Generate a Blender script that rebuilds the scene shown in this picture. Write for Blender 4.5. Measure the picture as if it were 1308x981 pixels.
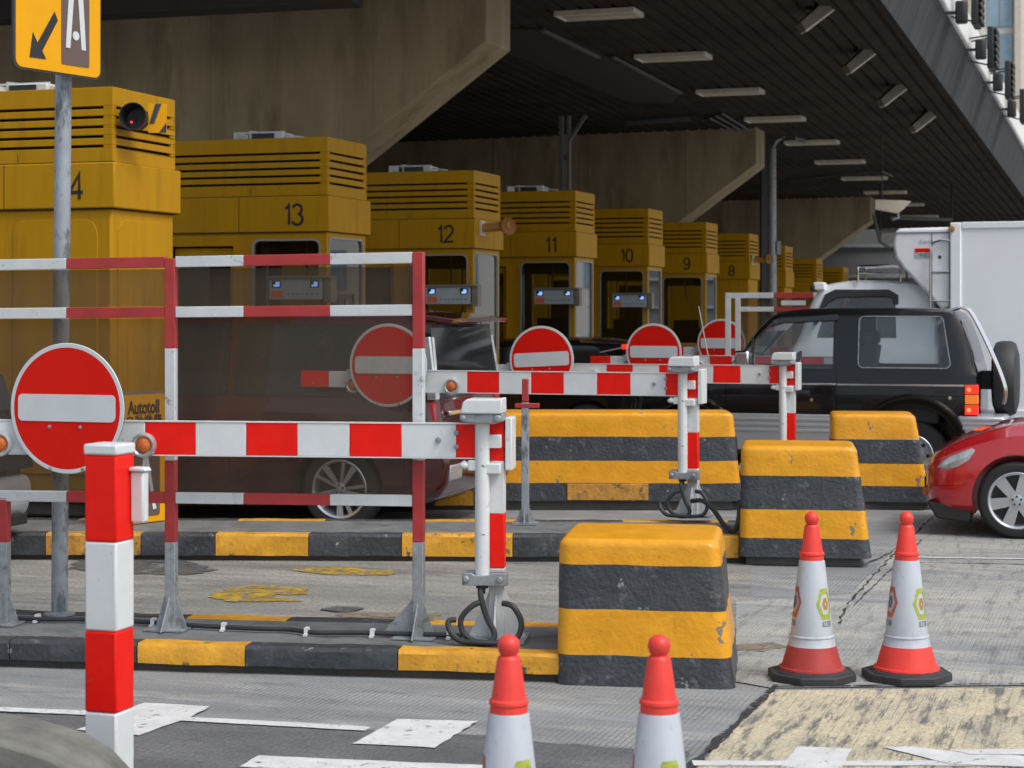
import bpy, bmesh, math, random
from mathutils import Vector, Matrix, noise
random.seed(7)
R = math.radians
sc = bpy.context.scene
C = sc.collection
for o in list(bpy.data.objects): bpy.data.objects.remove(o)

# ---------------------------------------------------------------- camera, world, sun, exposure
PW, PH = 1308.0, 981.0
F = 2400.0           # focal length in photo pixels
HY = 397.0           # horizon row
CH = 1.9             # camera height
cam = bpy.data.objects.new('camera', bpy.data.cameras.new('camera'))
C.objects.link(cam)
cam.location = (0, 0, CH); cam.rotation_euler = (R(90), 0, 0)
cam.data.sensor_width = 36; cam.data.lens = 36*F/PW
cam.data.shift_y = -(PH/2-HY)/PW
cam.data.clip_start = .1; cam.data.clip_end = 2000
cam.data.dof.use_dof = True; cam.data.dof.focus_distance = 11.0; cam.data.dof.aperture_fstop = 5.0
sc.camera = cam

w = bpy.data.worlds.new('World'); sc.world = w; w.use_nodes = True
nt = w.node_tree; nt.nodes.clear()
sky = nt.nodes.new('ShaderNodeTexSky'); sky.sky_type = 'NISHITA'; sky.sun_disc = False
SUN_EL, SUN_AZ = R(55), R(128)      # azimuth clockwise from +Y: behind the camera, to the right
sky.sun_elevation = SUN_EL; sky.sun_rotation = SUN_AZ; sky.air_density = 1.2; sky.dust_density = 3.0
hs = nt.nodes.new('ShaderNodeHueSaturation'); hs.inputs['Saturation'].default_value = .55
bg = nt.nodes.new('ShaderNodeBackground'); bg.inputs[1].default_value = .13
wo = nt.nodes.new('ShaderNodeOutputWorld')
nt.links.new(sky.outputs[0], hs.inputs['Color']); nt.links.new(hs.outputs[0], bg.inputs[0]); nt.links.new(bg.outputs[0], wo.inputs[0])
sun = bpy.data.objects.new('sun', bpy.data.lights.new('sun', 'SUN')); C.objects.link(sun)
sun.data.energy = 1.3; sun.data.angle = R(22); sun.data.color = (1, .97, .92)
sd = Vector((math.sin(SUN_AZ)*math.cos(SUN_EL), math.cos(SUN_AZ)*math.cos(SUN_EL), math.sin(SUN_EL)))
sun.rotation_euler = sd.to_track_quat('Z', 'Y').to_euler()
sc.view_settings.view_transform = 'Standard'; sc.view_settings.look = 'None'
sc.view_settings.gamma = 1; sc.view_settings.exposure = 0.42; sc.view_settings.use_curve_mapping = False
sc.render.engine = 'CYCLES'
sc.cycles.max_bounces = 7; sc.cycles.use_denoising = True

# ---------------------------------------------------------------- pixel helpers (photo pixel + distance -> place in the world)
def P(px, py, Y): return Vector(((px-654)/F*Y, Y, CH-(py-HY)/F*Y))
def G(px, py, h=0.0):
    Y = F*(CH-h)/(py-HY)
    return Vector(((px-654)/F*Y, Y, h))
LH = math.atan(796/F)         # lane heading: the lanes run this much off the picture plane
U = Vector((math.cos(LH), -math.sin(LH), 0)); V = Vector((math.sin(LH), math.cos(LH), 0))

# ---------------------------------------------------------------- materials
M = {}
def pm(name, col, rough=.5, metal=0.0, var=.12, scale=6.0, bump=0.0, bscale=40.0, dirt=None, dthr=.55, dscale=4.0, coat=0.0, stretch=(1,1,1), spec=.5, dsoft=.08, world=False, chip=None, cthr=.66, cscale=7):
    m = bpy.data.materials.new(name); m.use_nodes = True; n = m.node_tree; L = n.links
    b = n.nodes['Principled BSDF']
    tc = n.nodes.new('ShaderNodeTexCoord'); mp = n.nodes.new('ShaderNodeMapping'); mp.inputs['Scale'].default_value = stretch
    if world:
        ge = n.nodes.new('ShaderNodeNewGeometry'); L.new(ge.outputs['Position'], mp.inputs[0])
    else: L.new(tc.outputs['Object'], mp.inputs[0])
    no = n.nodes.new('ShaderNodeTexNoise'); no.inputs['Scale'].default_value = scale; no.inputs['Detail'].default_value = 6; no.inputs['Roughness'].default_value = .65
    L.new(mp.outputs[0], no.inputs[0])
    rp = n.nodes.new('ShaderNodeMapRange'); rp.inputs['From Min'].default_value = .3; rp.inputs['From Max'].default_value = .7
    rp.inputs['To Min'].default_value = 1-var; rp.inputs['To Max'].default_value = 1+var*.6
    L.new(no.outputs['Fac'], rp.inputs['Value'])
    mu = n.nodes.new('ShaderNodeVectorMath'); mu.operation = 'SCALE'; mu.inputs[0].default_value = col[:3]
    L.new(rp.outputs[0], mu.inputs['Scale'])
    out = mu.outputs[0]
    if dirt:
        d = n.nodes.new('ShaderNodeTexNoise'); d.inputs['Scale'].default_value = dscale; d.inputs['Detail'].default_value = 9; d.inputs['Roughness'].default_value = .7
        L.new(mp.outputs[0], d.inputs[0])
        r2 = n.nodes.new('ShaderNodeMapRange'); r2.inputs['From Min'].default_value = dthr; r2.inputs['From Max'].default_value = dthr+dsoft
        L.new(d.outputs['Fac'], r2.inputs['Value'])
        mx = n.nodes.new('ShaderNodeMix'); mx.data_type = 'RGBA'
        L.new(r2.outputs[0], mx.inputs[0]); L.new(out, mx.inputs[6]); mx.inputs[7].default_value = (*dirt, 1)
        out = mx.outputs[2]
    if chip:
        d = n.nodes.new('ShaderNodeTexNoise'); d.inputs['Scale'].default_value = cscale; d.inputs['Detail'].default_value = 12; d.inputs['Roughness'].default_value = .62; d.inputs['Distortion'].default_value = .4
        m9 = n.nodes.new('ShaderNodeMapping'); m9.inputs['Location'].default_value = (3.1,7.7,1.3); L.new(mp.outputs[0], m9.inputs[0]); L.new(m9.outputs[0], d.inputs[0])
        r2 = n.nodes.new('ShaderNodeMapRange'); r2.inputs['From Min'].default_value = cthr; r2.inputs['From Max'].default_value = cthr+.015
        L.new(d.outputs['Fac'], r2.inputs['Value'])
        mx = n.nodes.new('ShaderNodeMix'); mx.data_type = 'RGBA'
        L.new(r2.outputs[0], mx.inputs[0]); L.new(out, mx.inputs[6]); mx.inputs[7].default_value = (*chip, 1)
        out = mx.outputs[2]
    L.new(out, b.inputs['Base Color'])
    b.inputs['Roughness'].default_value = rough; b.inputs['Metallic'].default_value = metal
    b.inputs['Specular IOR Level'].default_value = spec
    r3 = n.nodes.new('ShaderNodeMapRange'); r3.inputs['To Min'].default_value = max(.02, rough*.8); r3.inputs['To Max'].default_value = min(1, rough*1.25)
    L.new(no.outputs['Fac'], r3.inputs['Value']); L.new(r3.outputs[0], b.inputs['Roughness'])
    if coat: b.inputs['Coat Weight'].default_value = coat; b.inputs['Coat Roughness'].default_value = .04
    if bump:
        bn = n.nodes.new('ShaderNodeTexNoise'); bn.inputs['Scale'].default_value = bscale; bn.inputs['Detail'].default_value = 8
        L.new(mp.outputs[0], bn.inputs[0])
        bp = n.nodes.new('ShaderNodeBump'); bp.inputs['Strength'].default_value = bump; bp.inputs['Distance'].default_value = .01
        L.new(bn.outputs['Fac'], bp.inputs['Height']); L.new(bp.outputs[0], b.inputs['Normal'])
    M[name] = m; return m
def emit(name, col, s):
    m = bpy.data.materials.new(name); m.use_nodes = True; b = m.node_tree.nodes['Principled BSDF']
    b.inputs['Base Color'].default_value = (*col, 1); b.inputs['Emission Color'].default_value = (*col, 1); b.inputs['Emission Strength'].default_value = s
    M[name] = m; return m
def glass(name, tint, refl=1.0, dirt=0.0, dcol=(.3,.3,.3)):
    m = bpy.data.materials.new(name); m.use_nodes = True; n = m.node_tree; n.nodes.clear(); L = n.links
    o = n.nodes.new('ShaderNodeOutputMaterial'); t = n.nodes.new('ShaderNodeBsdfTransparent'); t.inputs[0].default_value = (*tint, 1)
    g = n.nodes.new('ShaderNodeBsdfGlossy'); g.inputs['Roughness'].default_value = .015
    fr = n.nodes.new('ShaderNodeFresnel'); fr.inputs['IOR'].default_value = 1.55
    mu = n.nodes.new('ShaderNodeMath'); mu.operation = 'MULTIPLY'; mu.inputs[1].default_value = 1.5*refl; mu.use_clamp = True; L.new(fr.outputs[0], mu.inputs[0])
    s = n.nodes.new('ShaderNodeMixShader'); L.new(mu.outputs[0], s.inputs[0]); L.new(t.outputs[0], s.inputs[1]); L.new(g.outputs[0], s.inputs[2])
    out = s
    if dirt:
        df = n.nodes.new('ShaderNodeBsdfDiffuse'); df.inputs[0].default_value = (*dcol, 1)
        tc = n.nodes.new('ShaderNodeTexCoord'); no = n.nodes.new('ShaderNodeTexNoise'); no.inputs['Scale'].default_value = 5; no.inputs['Detail'].default_value = 9; no.inputs['Roughness'].default_value = .75
        mp = n.nodes.new('ShaderNodeMapping'); mp.inputs['Scale'].default_value = (1,1,.3); L.new(tc.outputs['Object'], mp.inputs[0]); L.new(mp.outputs[0], no.inputs[0])
        mr = n.nodes.new('ShaderNodeMapRange'); mr.inputs['From Min'].default_value = .3; mr.inputs['From Max'].default_value = .7; mr.inputs['To Min'].default_value = dirt*.75; mr.inputs['To Max'].default_value = min(1, dirt*1.3); L.new(no.outputs['Fac'], mr.inputs['Value'])
        s2 = n.nodes.new('ShaderNodeMixShader'); L.new(mr.outputs[0], s2.inputs[0]); L.new(s.outputs[0], s2.inputs[1]); L.new(df.outputs[0], s2.inputs[2]); out = s2
    L.new(out.outputs[0], o.inputs[0]); M[name] = m; return m

pm('red_paint', (.86,.010,.004), .42, spec=.25, chip=(.62,.45,.42), cthr=.69, cscale=15, var=.1, dirt=(.5,.05,.04), dthr=.62, dscale=9)
pm('white_paint', (.68,.71,.72), .4, var=.08, dirt=(.40,.41,.40), dthr=.60, dscale=12, dsoft=.12, chip=(.22,.22,.21), cthr=.69, cscale=16)
pm('old_red', (.42,.035,.035), .5, var=.2, dirt=(.25,.06,.05), dthr=.6, dscale=11, bump=.05)
pm('old_white', (.60,.63,.64), .5, var=.12, dirt=(.25,.26,.27), dthr=.60, dscale=14, bump=.05)
pm('galv', (.33,.36,.38), .5, metal=.35, var=.25, scale=20, dirt=(.2,.2,.19), dthr=.55, dscale=9)
pm('galv_pole', (.34,.38,.42), .5, metal=.2, var=.2, scale=14, dirt=(.14,.15,.16), dthr=.50, dscale=12, stretch=(1,1,.35), bump=.1)
pm('dark_steel', (.06,.063,.068), .5, metal=.3)
pm('block_yellow', (.78,.35,.010), .34, var=.16, scale=6, dirt=(.42,.18,.012), dthr=.60, dscale=11, bump=.35, bscale=34, dsoft=.14, chip=(.20,.17,.13), cthr=.665)
pm('block_black', (.050,.056,.064), .36, var=.35, scale=7, dirt=(.12,.125,.13), dthr=.57, dscale=12, bump=.8, bscale=38, chip=(.26,.26,.25), cthr=.655, cscale=9)
pm('kerb_yellow', (.70,.34,.025), .5, var=.25, scale=7, dirt=(.16,.11,.05), dthr=.58, dscale=9, bump=.5, bscale=30, chip=(.07,.07,.065), cthr=.64)
pm('kerb_yellow_old', (.55,.27,.04), .6, var=.4, scale=9, dirt=(.09,.075,.05), dthr=.54, dscale=10, bump=.6, bscale=30)
pm('kerb_black', (.045,.050,.056), .5, var=.35, scale=9, dirt=(.13,.13,.125), dthr=.58, dscale=16, bump=.7, bscale=30, chip=(.24,.24,.23), cthr=.65, cscale=9)
pm('island_top', (.16,.165,.165), .8, var=.3, scale=4, dirt=(.07,.072,.075), dthr=.52, dscale=5, bump=.4, dsoft=.2)
pm('dark_conc', (.085,.08,.072), .85, var=.3, scale=5, bump=.4)
pm('booth_yellow', (.46,.235,.004), .5, var=.10, scale=5, dirt=(.30,.155,.008), dthr=.54, dscale=6, spec=.14, stretch=(1,1,.13), dsoft=.25, bump=.06, bscale=3)
pm('slot_dark', (.012,.01,.008), .9, var=.1)
pm('booth_inside', (.20,.13,.065), .8, var=.4, scale=3)
pm('digit', (.018,.015,.01), .6, var=.05)
pm('win_frame', (.35,.34,.31), .5, metal=.4)
pm('screen_box', (.40,.46,.48), .5, var=.1)
pm('screen_hood', (.23,.20,.16), .6)
pm('orange_label', (.75,.16,.07), .6)
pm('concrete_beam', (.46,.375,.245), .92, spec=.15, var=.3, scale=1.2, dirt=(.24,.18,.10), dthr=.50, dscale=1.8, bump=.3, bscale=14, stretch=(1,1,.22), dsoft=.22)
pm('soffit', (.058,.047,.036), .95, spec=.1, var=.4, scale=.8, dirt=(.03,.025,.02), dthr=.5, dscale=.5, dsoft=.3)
pm('soffit_dark', (.05,.045,.04), .9, var=.2)
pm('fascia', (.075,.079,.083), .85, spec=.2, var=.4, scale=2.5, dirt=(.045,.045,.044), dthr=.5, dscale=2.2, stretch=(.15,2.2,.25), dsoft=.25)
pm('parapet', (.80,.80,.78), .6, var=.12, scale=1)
pm('trough', (.82,.76,.64), .6, var=.15, scale=8, stretch=(1,1,1))
pm('cream', (.62,.54,.44), .8, var=.08)
pm('facade_white', (.7,.69,.66), .8, var=.06)
pm('facade_glass', (.25,.38,.48), .15, var=.25, scale=1.5, coat=.5)
pm('black_plastic', (.02,.021,.023), .45, var=.2)
pm('black_paint', (.006,.0065,.007), .2, var=.05, coat=.35, spec=.3)
pm('van_red', (.065,.008,.010), .22, metal=.2, var=.04, coat=1)
pm('sport_red', (.50,.012,.018), .22, var=.04, coat=1, metal=.1)
pm('silver', (.50,.53,.56), .32, metal=.5, var=.05)
pm('char_paint', (.035,.033,.032), .25, var=.05, coat=1)
pm('truck_white', (.84,.87,.91), .45, var=.05, scale=1.2, dirt=(.5,.5,.5), dthr=.68, dscale=3)
pm('cab_white', (.80,.82,.86), .3, var=.05, coat=.5)
pm('chrome', (.75,.76,.78), .12, metal=1, var=.03)
pm('dull_chrome', (.55,.53,.5), .3, metal=.8, var=.05)
pm('tyre', (.022,.022,.023), .85, var=.2, bump=.1)
pm('rim_silver', (.55,.57,.6), .25, metal=.7, var=.05)
pm('rim_dark', (.05,.05,.055), .35, metal=.5)
pm('interior', (.025,.024,.023), .85, var=.3)
pm('seat', (.12,.12,.12), .9)
pm('dark_glass', (.014,.016,.017), .05, var=.02, coat=.3, spec=.4)
pm('amber', (.60,.14,.012), .3, var=.3, scale=60, bump=.5, bscale=60, coat=.3)
pm('beacon_amber', (.26,.09,.015), .45, var=.3, scale=20, spec=.25)
pm('lamp_clear', (.55,.57,.58), .12, metal=.5, var=.3, scale=9, coat=1)
pm('cone_red', (.82,.05,.035), .45, var=.15, scale=8, dirt=(.50,.06,.045), dthr=.56, dscale=10, dsoft=.15, chip=(.10,.06,.055), cthr=.68, cscale=18)
pm('cone_old_red', (.42,.045,.04), .5, var=.2, scale=8, dirt=(.3,.05,.04), dthr=.6)
pm('cone_white', (.47,.51,.565), .4, var=.1, scale=10, dirt=(.30,.32,.33), dthr=.54, dscale=9, dsoft=.18, stretch=(1,1,.4), chip=(.12,.12,.12), cthr=.69, cscale=20)
pm('logo_green', (.36,.43,.05), .5, var=.3, scale=40); pm('logo_orange', (.55,.13,.05), .5, var=.3, scale=40); pm('logo_brown', (.42,.22,.05), .5); pm('logo_grey', (.13,.14,.15), .6)
pm('rubber', (.035,.037,.04), .6, var=.25, bump=.2)
pm('hose', (.030,.034,.038), .5, var=.2)
pm('sign_yellow', (.80,.37,.004), .5, spec=.2, var=.04)
pm('sign_brown', (.13,.085,.07), .5, var=.05)
pm('sign_white', (.62,.66,.68), .45, var=.06)
pm('sign_red', (.72,.008,.001), .45, spec=.2, var=.05, scale=3, dirt=(.6,.06,.05), dthr=.66, dscale=5)
pm('sign_black', (.02,.02,.022), .5)
pm('nose_conc', (.17,.17,.15), .85, var=.4, scale=6, dirt=(.07,.07,.06), dthr=.50, dscale=4, bump=.3, dsoft=.3)
pm('grey_panel', (.16,.165,.17), .7, var=.15, scale=.7)
pm('marking', (.62,.63,.62), .7, var=.15, scale=9, dirt=(.25,.25,.25), dthr=.60, dscale=14, bump=.2, world=True, dsoft=.05)
pm('skin', (.42,.24,.16), .5); pm('mask_blue', (.42,.58,.66), .8); pm('hair', (.015,.012,.01), .6); pm('uniform', (.55,.33,.05), .8)
emit('led_blue', (.22,.35,1.0), 1.1); emit('led_cyan', (.3,.75,1.0), .6); emit('led_red', (1,.03,.02), 2.0)
emit('brake', (.9,.03,.012), .75); emit('brake_core', (1,.16,.05), 1.6); emit('indicator', (.9,.22,.03), .25)
glass('booth_glass', (.75,.8,.82), 1.0); glass('front_glass', (.28,.33,.36), 1.2)
glass('car_glass', (.70,.74,.74), .8)
glass('screen_film', (.64,.60,.56), .35, dirt=.42, dcol=(.10,.078,.058))

def worn(name, thr, soft, scale, stretch=(1,1,1)):
    """let the ground show through where paint or patch has worn off"""
    m = M[name]; n = m.node_tree; L = n.links; b = n.nodes['Principled BSDF']
    ge = n.nodes.new('ShaderNodeNewGeometry'); mp = n.nodes.new('ShaderNodeMapping'); mp.inputs['Scale'].default_value = stretch; L.new(ge.outputs['Position'], mp.inputs[0])
    q = n.nodes.new('ShaderNodeTexNoise'); q.inputs['Scale'].default_value = scale; q.inputs['Detail'].default_value = 9; q.inputs['Roughness'].default_value = .75; L.new(mp.outputs[0], q.inputs[0])
    r = n.nodes.new('ShaderNodeMapRange'); r.inputs['From Min'].default_value = thr; r.inputs['From Max'].default_value = thr+soft; r.inputs['To Min'].default_value = 1; r.inputs['To Max'].default_value = 0
    L.new(q.outputs['Fac'], r.inputs['Value']); L.new(r.outputs[0], b.inputs['Alpha'])
# ---------------------------------------------------------------- mesh collector
class MB:
    def __init__(s): s.v = []; s.f = []; s.fm = []; s.mats = []
    def mi(s, m):
        if m not in s.mats: s.mats.append(m)
        return s.mats.index(m)
    def add(s, vs, fs, m, T=None):
        b = len(s.v); k = s.mi(m)
        for v in vs:
            v = Vector(v); s.v.append(T @ v if T is not None else v)
        for f in fs: s.f.append([b+i for i in f]); s.fm.append(k)
        return s
    def box(s, x0, x1, y0, y1, z0, z1, m, T=None):
        return s.add([(x0,y0,z0),(x1,y0,z0),(x1,y1,z0),(x0,y1,z0),(x0,y0,z1),(x1,y0,z1),(x1,y1,z1),(x0,y1,z1)],
              [(0,3,2,1),(4,5,6,7),(0,1,5,4),(1,2,6,5),(2,3,7,6),(3,0,4,7)], m, T)
    def prism(s, pts, y0, y1, m, T=None):      # polygon in xz pulled along y
        n = len(pts)
        a = sum(pts[i][0]*pts[(i+1)%n][1]-pts[(i+1)%n][0]*pts[i][1] for i in range(n))
        if a < 0: pts = pts[::-1]
        vs = [(p[0],y0,p[1]) for p in pts]+[(p[0],y1,p[1]) for p in pts]
        fs = [list(range(n)), [n+i for i in range(n)][::-1]]+[(i, n+i, n+(i+1)%n, (i+1)%n) for i in range(n)]
        return s.add(vs, fs, m, T)
    def slab(s, pts, z0, z1, m, T=None):        # polygon in xy pulled along z
        n = len(pts)
        a = sum(pts[i][0]*pts[(i+1)%n][1]-pts[(i+1)%n][0]*pts[i][1] for i in range(n))
        if a < 0: pts = pts[::-1]
        vs = [(p[0],p[1],z0) for p in pts]+[(p[0],p[1],z1) for p in pts]
        fs = [list(range(n))[::-1], [n+i for i in range(n)]]+[(i, (i+1)%n, n+(i+1)%n, n+i) for i in range(n)]
        return s.add(vs, fs, m, T)
    def bar(s, a, b, wd, hg, m, up=Vector((0,0,1))):
        a = Vector(a); b = Vector(b); d = (b-a).normalized()
        x = d.cross(up)
        if x.length < 1e-4: x = d.cross(Vector((0,1,0)))
        x.normalize(); z = x.cross(d).normalized(); vs = []
        for p in (a, b):
            for sx, sz in ((-1,-1),(1,-1),(1,1),(-1,1)): vs.append(p+x*sx*wd/2+z*sz*hg/2)
        return s.add(vs, [(0,3,2,1)[::-1],(4,5,6,7)[::-1],(0,1,5,4)[::-1],(1,2,6,5)[::-1],(2,3,7,6)[::-1],(3,0,4,7)[::-1]], m)
    def tube(s, pts, r, m, seg=10, caps=True):
        pts = [Vector(p) for p in pts]; n = len(pts); vs = []; prev = None
        rs = r if isinstance(r, (list, tuple)) else [r]*n
        for i, p in enumerate(pts):
            d = (pts[min(i+1,n-1)]-pts[max(i-1,0)]).normalized()
            if prev is None:
                x = d.cross(Vector((0,0,1)))
                if x.length < .01: x = d.cross(Vector((0,1,0)))
            else: x = prev-d*prev.dot(d)
            x.normalize(); prev = x; y = d.cross(x)
            for k in range(seg):
                t = 2*math.pi*k/seg; vs.append(p+(x*math.cos(t)+y*math.sin(t))*rs[i])
        fs = [(i*seg+k, i*seg+(k+1)%seg, (i+1)*seg+(k+1)%seg, (i+1)*seg+k) for i in range(n-1) for k in range(seg)]
        if caps: fs += [list(range(seg))[::-1], [(n-1)*seg+k for k in range(seg)]]
        return s.add(vs, fs, m)
    def lathe(s, prof, m, seg=24, T=None, ms=None, caps=True):      # prof (r, z) round z
        n = len(prof); vs = []; fs = []
        for r, z in prof:
            for k in range(seg):
                t = 2*math.pi*k/seg; vs.append((r*math.cos(t), r*math.sin(t), z))
        b = len(s.v)
        s.add(vs, [], m, T)
        for i in range(n-1):
            kk = s.mi(ms[i] if ms else m)
            for k in range(seg): s.f.append([b+i*seg+k, b+i*seg+(k+1)%seg, b+(i+1)*seg+(k+1)%seg, b+(i+1)*seg+k]); s.fm.append(kk)
        if caps and prof[0][0] > 1e-5: s.f.append([b+k for k in range(seg)][::-1]); s.fm.append(s.mi(ms[0] if ms else m))
        if caps and prof[-1][0] > 1e-5: s.f.append([b+(n-1)*seg+k for k in range(seg)]); s.fm.append(s.mi(ms[-1] if ms else m))
        return s
    def build(s, name, parent=None, bevel=0.0, smooth=30, loc=None, segs=2):
        me = bpy.data.meshes.new(name); me.from_pydata([tuple(v) for v in s.v], [], s.f)
        for m in s.mats: me.materials.append(M[m])
        for p, k in zip(me.polygons, s.fm): p.material_index = k
        me.validate(); me.update()
        bm = bmesh.new(); bm.from_mesh(me); bmesh.ops.remove_doubles(bm, verts=bm.verts, dist=1e-5); bmesh.ops.recalc_face_normals(bm, faces=bm.faces); bm.to_mesh(me); bm.free()
        if smooth: me.shade_smooth(); me.set_sharp_from_angle(angle=R(smooth))
        o = bpy.data.objects.new(name, me); C.objects.link(o)
        if parent is not None: o.parent = parent
        if loc is not None: o.location = loc
        if bevel:
            bv = o.modifiers.new('bevel', 'BEVEL'); bv.width = bevel; bv.segments = segs; bv.limit_method = 'ANGLE'; bv.angle_limit = R(40); bv.harden_normals = False
        return o
def tag(o, label=None, cat=None, group=None, kind=None):
    if label: o['label'] = label
    if cat: o['category'] = cat
    if group: o['group'] = group
    if kind: o['kind'] = kind
    return o
def thing(name, label, cat, loc=(0,0,0), rz=0.0, group=None):
    o = bpy.data.objects.new(name, None); C.objects.link(o); o.empty_display_size = .2
    o.location = loc; o.rotation_euler = (0,0,rz); return tag(o, label, cat, group)
KIDS = {}
def copy_tree(o, parent=None):
    c = o.copy(); C.objects.link(c); c.parent = parent
    for ch in [x for x in C.objects if x.parent == o]: copy_tree(ch, c)
    return c
def text(s, size, mat, parent, loc, rot=(R(90),0,0), name='lettering', depth=.002, sx=1.0, align='CENTER', bold=0.0):
    cu = bpy.data.curves.new('t', 'FONT'); cu.body = s; cu.size = size; cu.extrude = depth; cu.align_x = align; cu.align_y = 'CENTER'; cu.offset = bold
    to = bpy.data.objects.new('t', cu); C.objects.link(to); bpy.context.view_layer.update()
    me = bpy.data.meshes.new_from_object(to.evaluated_get(bpy.context.evaluated_depsgraph_get()))
    bpy.data.objects.remove(to); bpy.data.curves.remove(cu)
    for v in me.vertices: v.co.x *= sx
    me.materials.clear(); me.materials.append(M[mat])
    o = bpy.data.objects.new(name, me); C.objects.link(o); o.parent = parent; o.location = loc; o.rotation_euler = rot
    return o
def RX(a): return Matrix.Rotation(a, 4, 'X')
def RY(a): return Matrix.Rotation(a, 4, 'Y')
def RZ(a): return Matrix.Rotation(a, 4, 'Z')
def TR(x, y, z): return Matrix.Translation((x, y, z))
def rrect(x0, x1, z0, z1, r, n=6):
    pts = []
    for cx, cz, a0 in ((x1-r,z1-r,0),(x0+r,z1-r,90),(x0+r,z0+r,180),(x1-r,z0+r,270)):
        for k in range(n+1): a = R(a0+90*k/n); pts.append((cx+r*math.cos(a), cz+r*math.sin(a)))
    return pts
def ring_panel(mb, outer, inner, y0, y1, m, T=None):   # flat frame between two xz outlines with the same count
    n = len(outer); vs = [(p[0],y0,p[1]) for p in outer]+[(p[0],y0,p[1]) for p in inner]+[(p[0],y1,p[1]) for p in outer]+[(p[0],y1,p[1]) for p in inner]
    fs = []
    for i in range(n):
        j = (i+1)%n
        fs += [(i,j,n+j,n+i)[::-1], (2*n+i,2*n+j,3*n+j,3*n+i), (i,j,2*n+j,2*n+i), (n+i,n+j,3*n+j,3*n+i)[::-1]]
    mb.add(vs, fs, m, T)
# ================================================================ THE SETTING
def road_mat(name, c1, c2, c3, groove=.3, gs=9.0, speck=.25, rough=.8, spscale=60, pale=None, pst=(.35,1.3,1), dst=(.25,1,1), dk=.55, dt=.54):
    m = bpy.data.materials.new(name); m.use_nodes = True; n = m.node_tree; L = n.links; b = n.nodes['Principled BSDF']
    ge = n.nodes.new('ShaderNodeNewGeometry')
    mp = n.nodes.new('ShaderNodeMapping'); mp.inputs['Rotation'].default_value = (0,0,LH); L.new(ge.outputs['Position'], mp.inputs[0])
    def noi(sc_, st, det=7, ro=.65, dist=0):
        m2 = n.nodes.new('ShaderNodeMapping'); m2.inputs['Scale'].default_value = st; L.new(mp.outputs[0], m2.inputs[0])
        q = n.nodes.new('ShaderNodeTexNoise'); q.inputs['Scale'].default_value = sc_; q.inputs['Detail'].default_value = det; q.inputs['Roughness'].default_value = ro; q.inputs['Distortion'].default_value = dist
        L.new(m2.outputs[0], q.inputs[0]); return q.outputs['Fac']
    def rng(x, a, b_, c=0, d=1):
        r = n.nodes.new('ShaderNodeMapRange'); r.inputs['From Min'].default_value = a; r.inputs['From Max'].default_value = b_; r.inputs['To Min'].default_value = c; r.inputs['To Max'].default_value = d
        L.new(x, r.inputs['Value']); return r.outputs[0]
    def mix(f, A, B, bl='MIX'):
        x = n.nodes.new('ShaderNodeMix'); x.data_type = 'RGBA'; x.blend_type = bl
        if isinstance(f, float): x.inputs[0].default_value = f
        else: L.new(f, x.inputs[0])
        for i, q in ((6, A), (7, B)):
            if isinstance(q, tuple): x.inputs[i].default_value = (*q, 1)
            else: L.new(q, x.inputs[i])
        return x.outputs[2]
    tr = rng(noi(1.3, (.10,1.5,1), 6, .7), .40, .58)          # wear running with the lanes
    bl = rng(noi(.55, (1,1,1), 8, .7, .6), .40, .66)      # blotches
    c = mix(tr, c1, c2); c = mix(bl, c, c3)
    if pale: c = mix(rng(noi(1.9, pst, 9, .75), .50, .66, 0, .85), c, pale); c = mix(rng(noi(9, dst, 9, .8), dt, dt+.10, 0, dk), c, (.10,.105,.11))
    sp = rng(noi(spscale, (1,1,1), 3, .8), .3, .72, 1-speck, 1+speck)
    v = n.nodes.new('ShaderNodeVectorMath'); v.operation = 'SCALE'; L.new(c, v.inputs[0]); L.new(sp, v.inputs['Scale']); c = v.outputs[0]
    wv = n.nodes.new('ShaderNodeTexWave'); wv.wave_type = 'BANDS'; wv.bands_direction = 'X'; wv.inputs['Scale'].default_value = gs; wv.inputs['Distortion'].default_value = 1.6; wv.inputs['Detail'].default_value = 4; wv.inputs['Detail Scale'].default_value = 1.5
    L.new(mp.outputs[0], wv.inputs[0])
    gp = rng(noi(1.7, (1,1,1), 4), .38, .6)               # the grooves are worn away in places
    gr = n.nodes.new('ShaderNodeMath'); gr.operation = 'MULTIPLY'; L.new(rng(wv.outputs['Fac'], .0, .16, 1, 0), gr.inputs[0]); L.new(gp, gr.inputs[1])
    g2 = n.nodes.new('ShaderNodeMath'); g2.operation = 'MULTIPLY'; L.new(gr.outputs[0], g2.inputs[0]); g2.inputs[1].default_value = groove
    c = mix(g2.outputs[0], c, (.035,.036,.038))
    L.new(c, b.inputs['Base Color']); b.inputs['Roughness'].default_value = rough
    L.new(rng(noi(3, (1,1,1)), .3, .7, rough*.8, min(1, rough*1.15)), b.inputs['Roughness'])
    bp = n.nodes.new('ShaderNodeBump'); bp.inputs['Strength'].default_value = .35; bp.inputs['Distance'].default_value = .006
    hh = n.nodes.new('ShaderNodeMath'); hh.operation = 'SUBTRACT'; L.new(sp, hh.inputs[0]); L.new(gr.outputs[0], hh.inputs[1])
    L.new(hh.outputs[0], bp.inputs['Height']); L.new(bp.outputs[0], b.inputs['Normal'])
    M[name] = m
road_mat('road_concrete', (.275,.29,.297), (.19,.20,.208), (.25,.26,.26), .6, 11.0, .25, pale=(.40,.395,.37))
road_mat('road_aggregate', (.31,.30,.27), (.14,.142,.14), (.25,.245,.22), .0, 9.0, .4, spscale=45, pale=(.36,.34,.29))
road_mat('road_dark', (.105,.11,.115), (.075,.08,.085), (.15,.153,.155), .0, 9.0, .35, pale=(.17,.17,.165))
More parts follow.
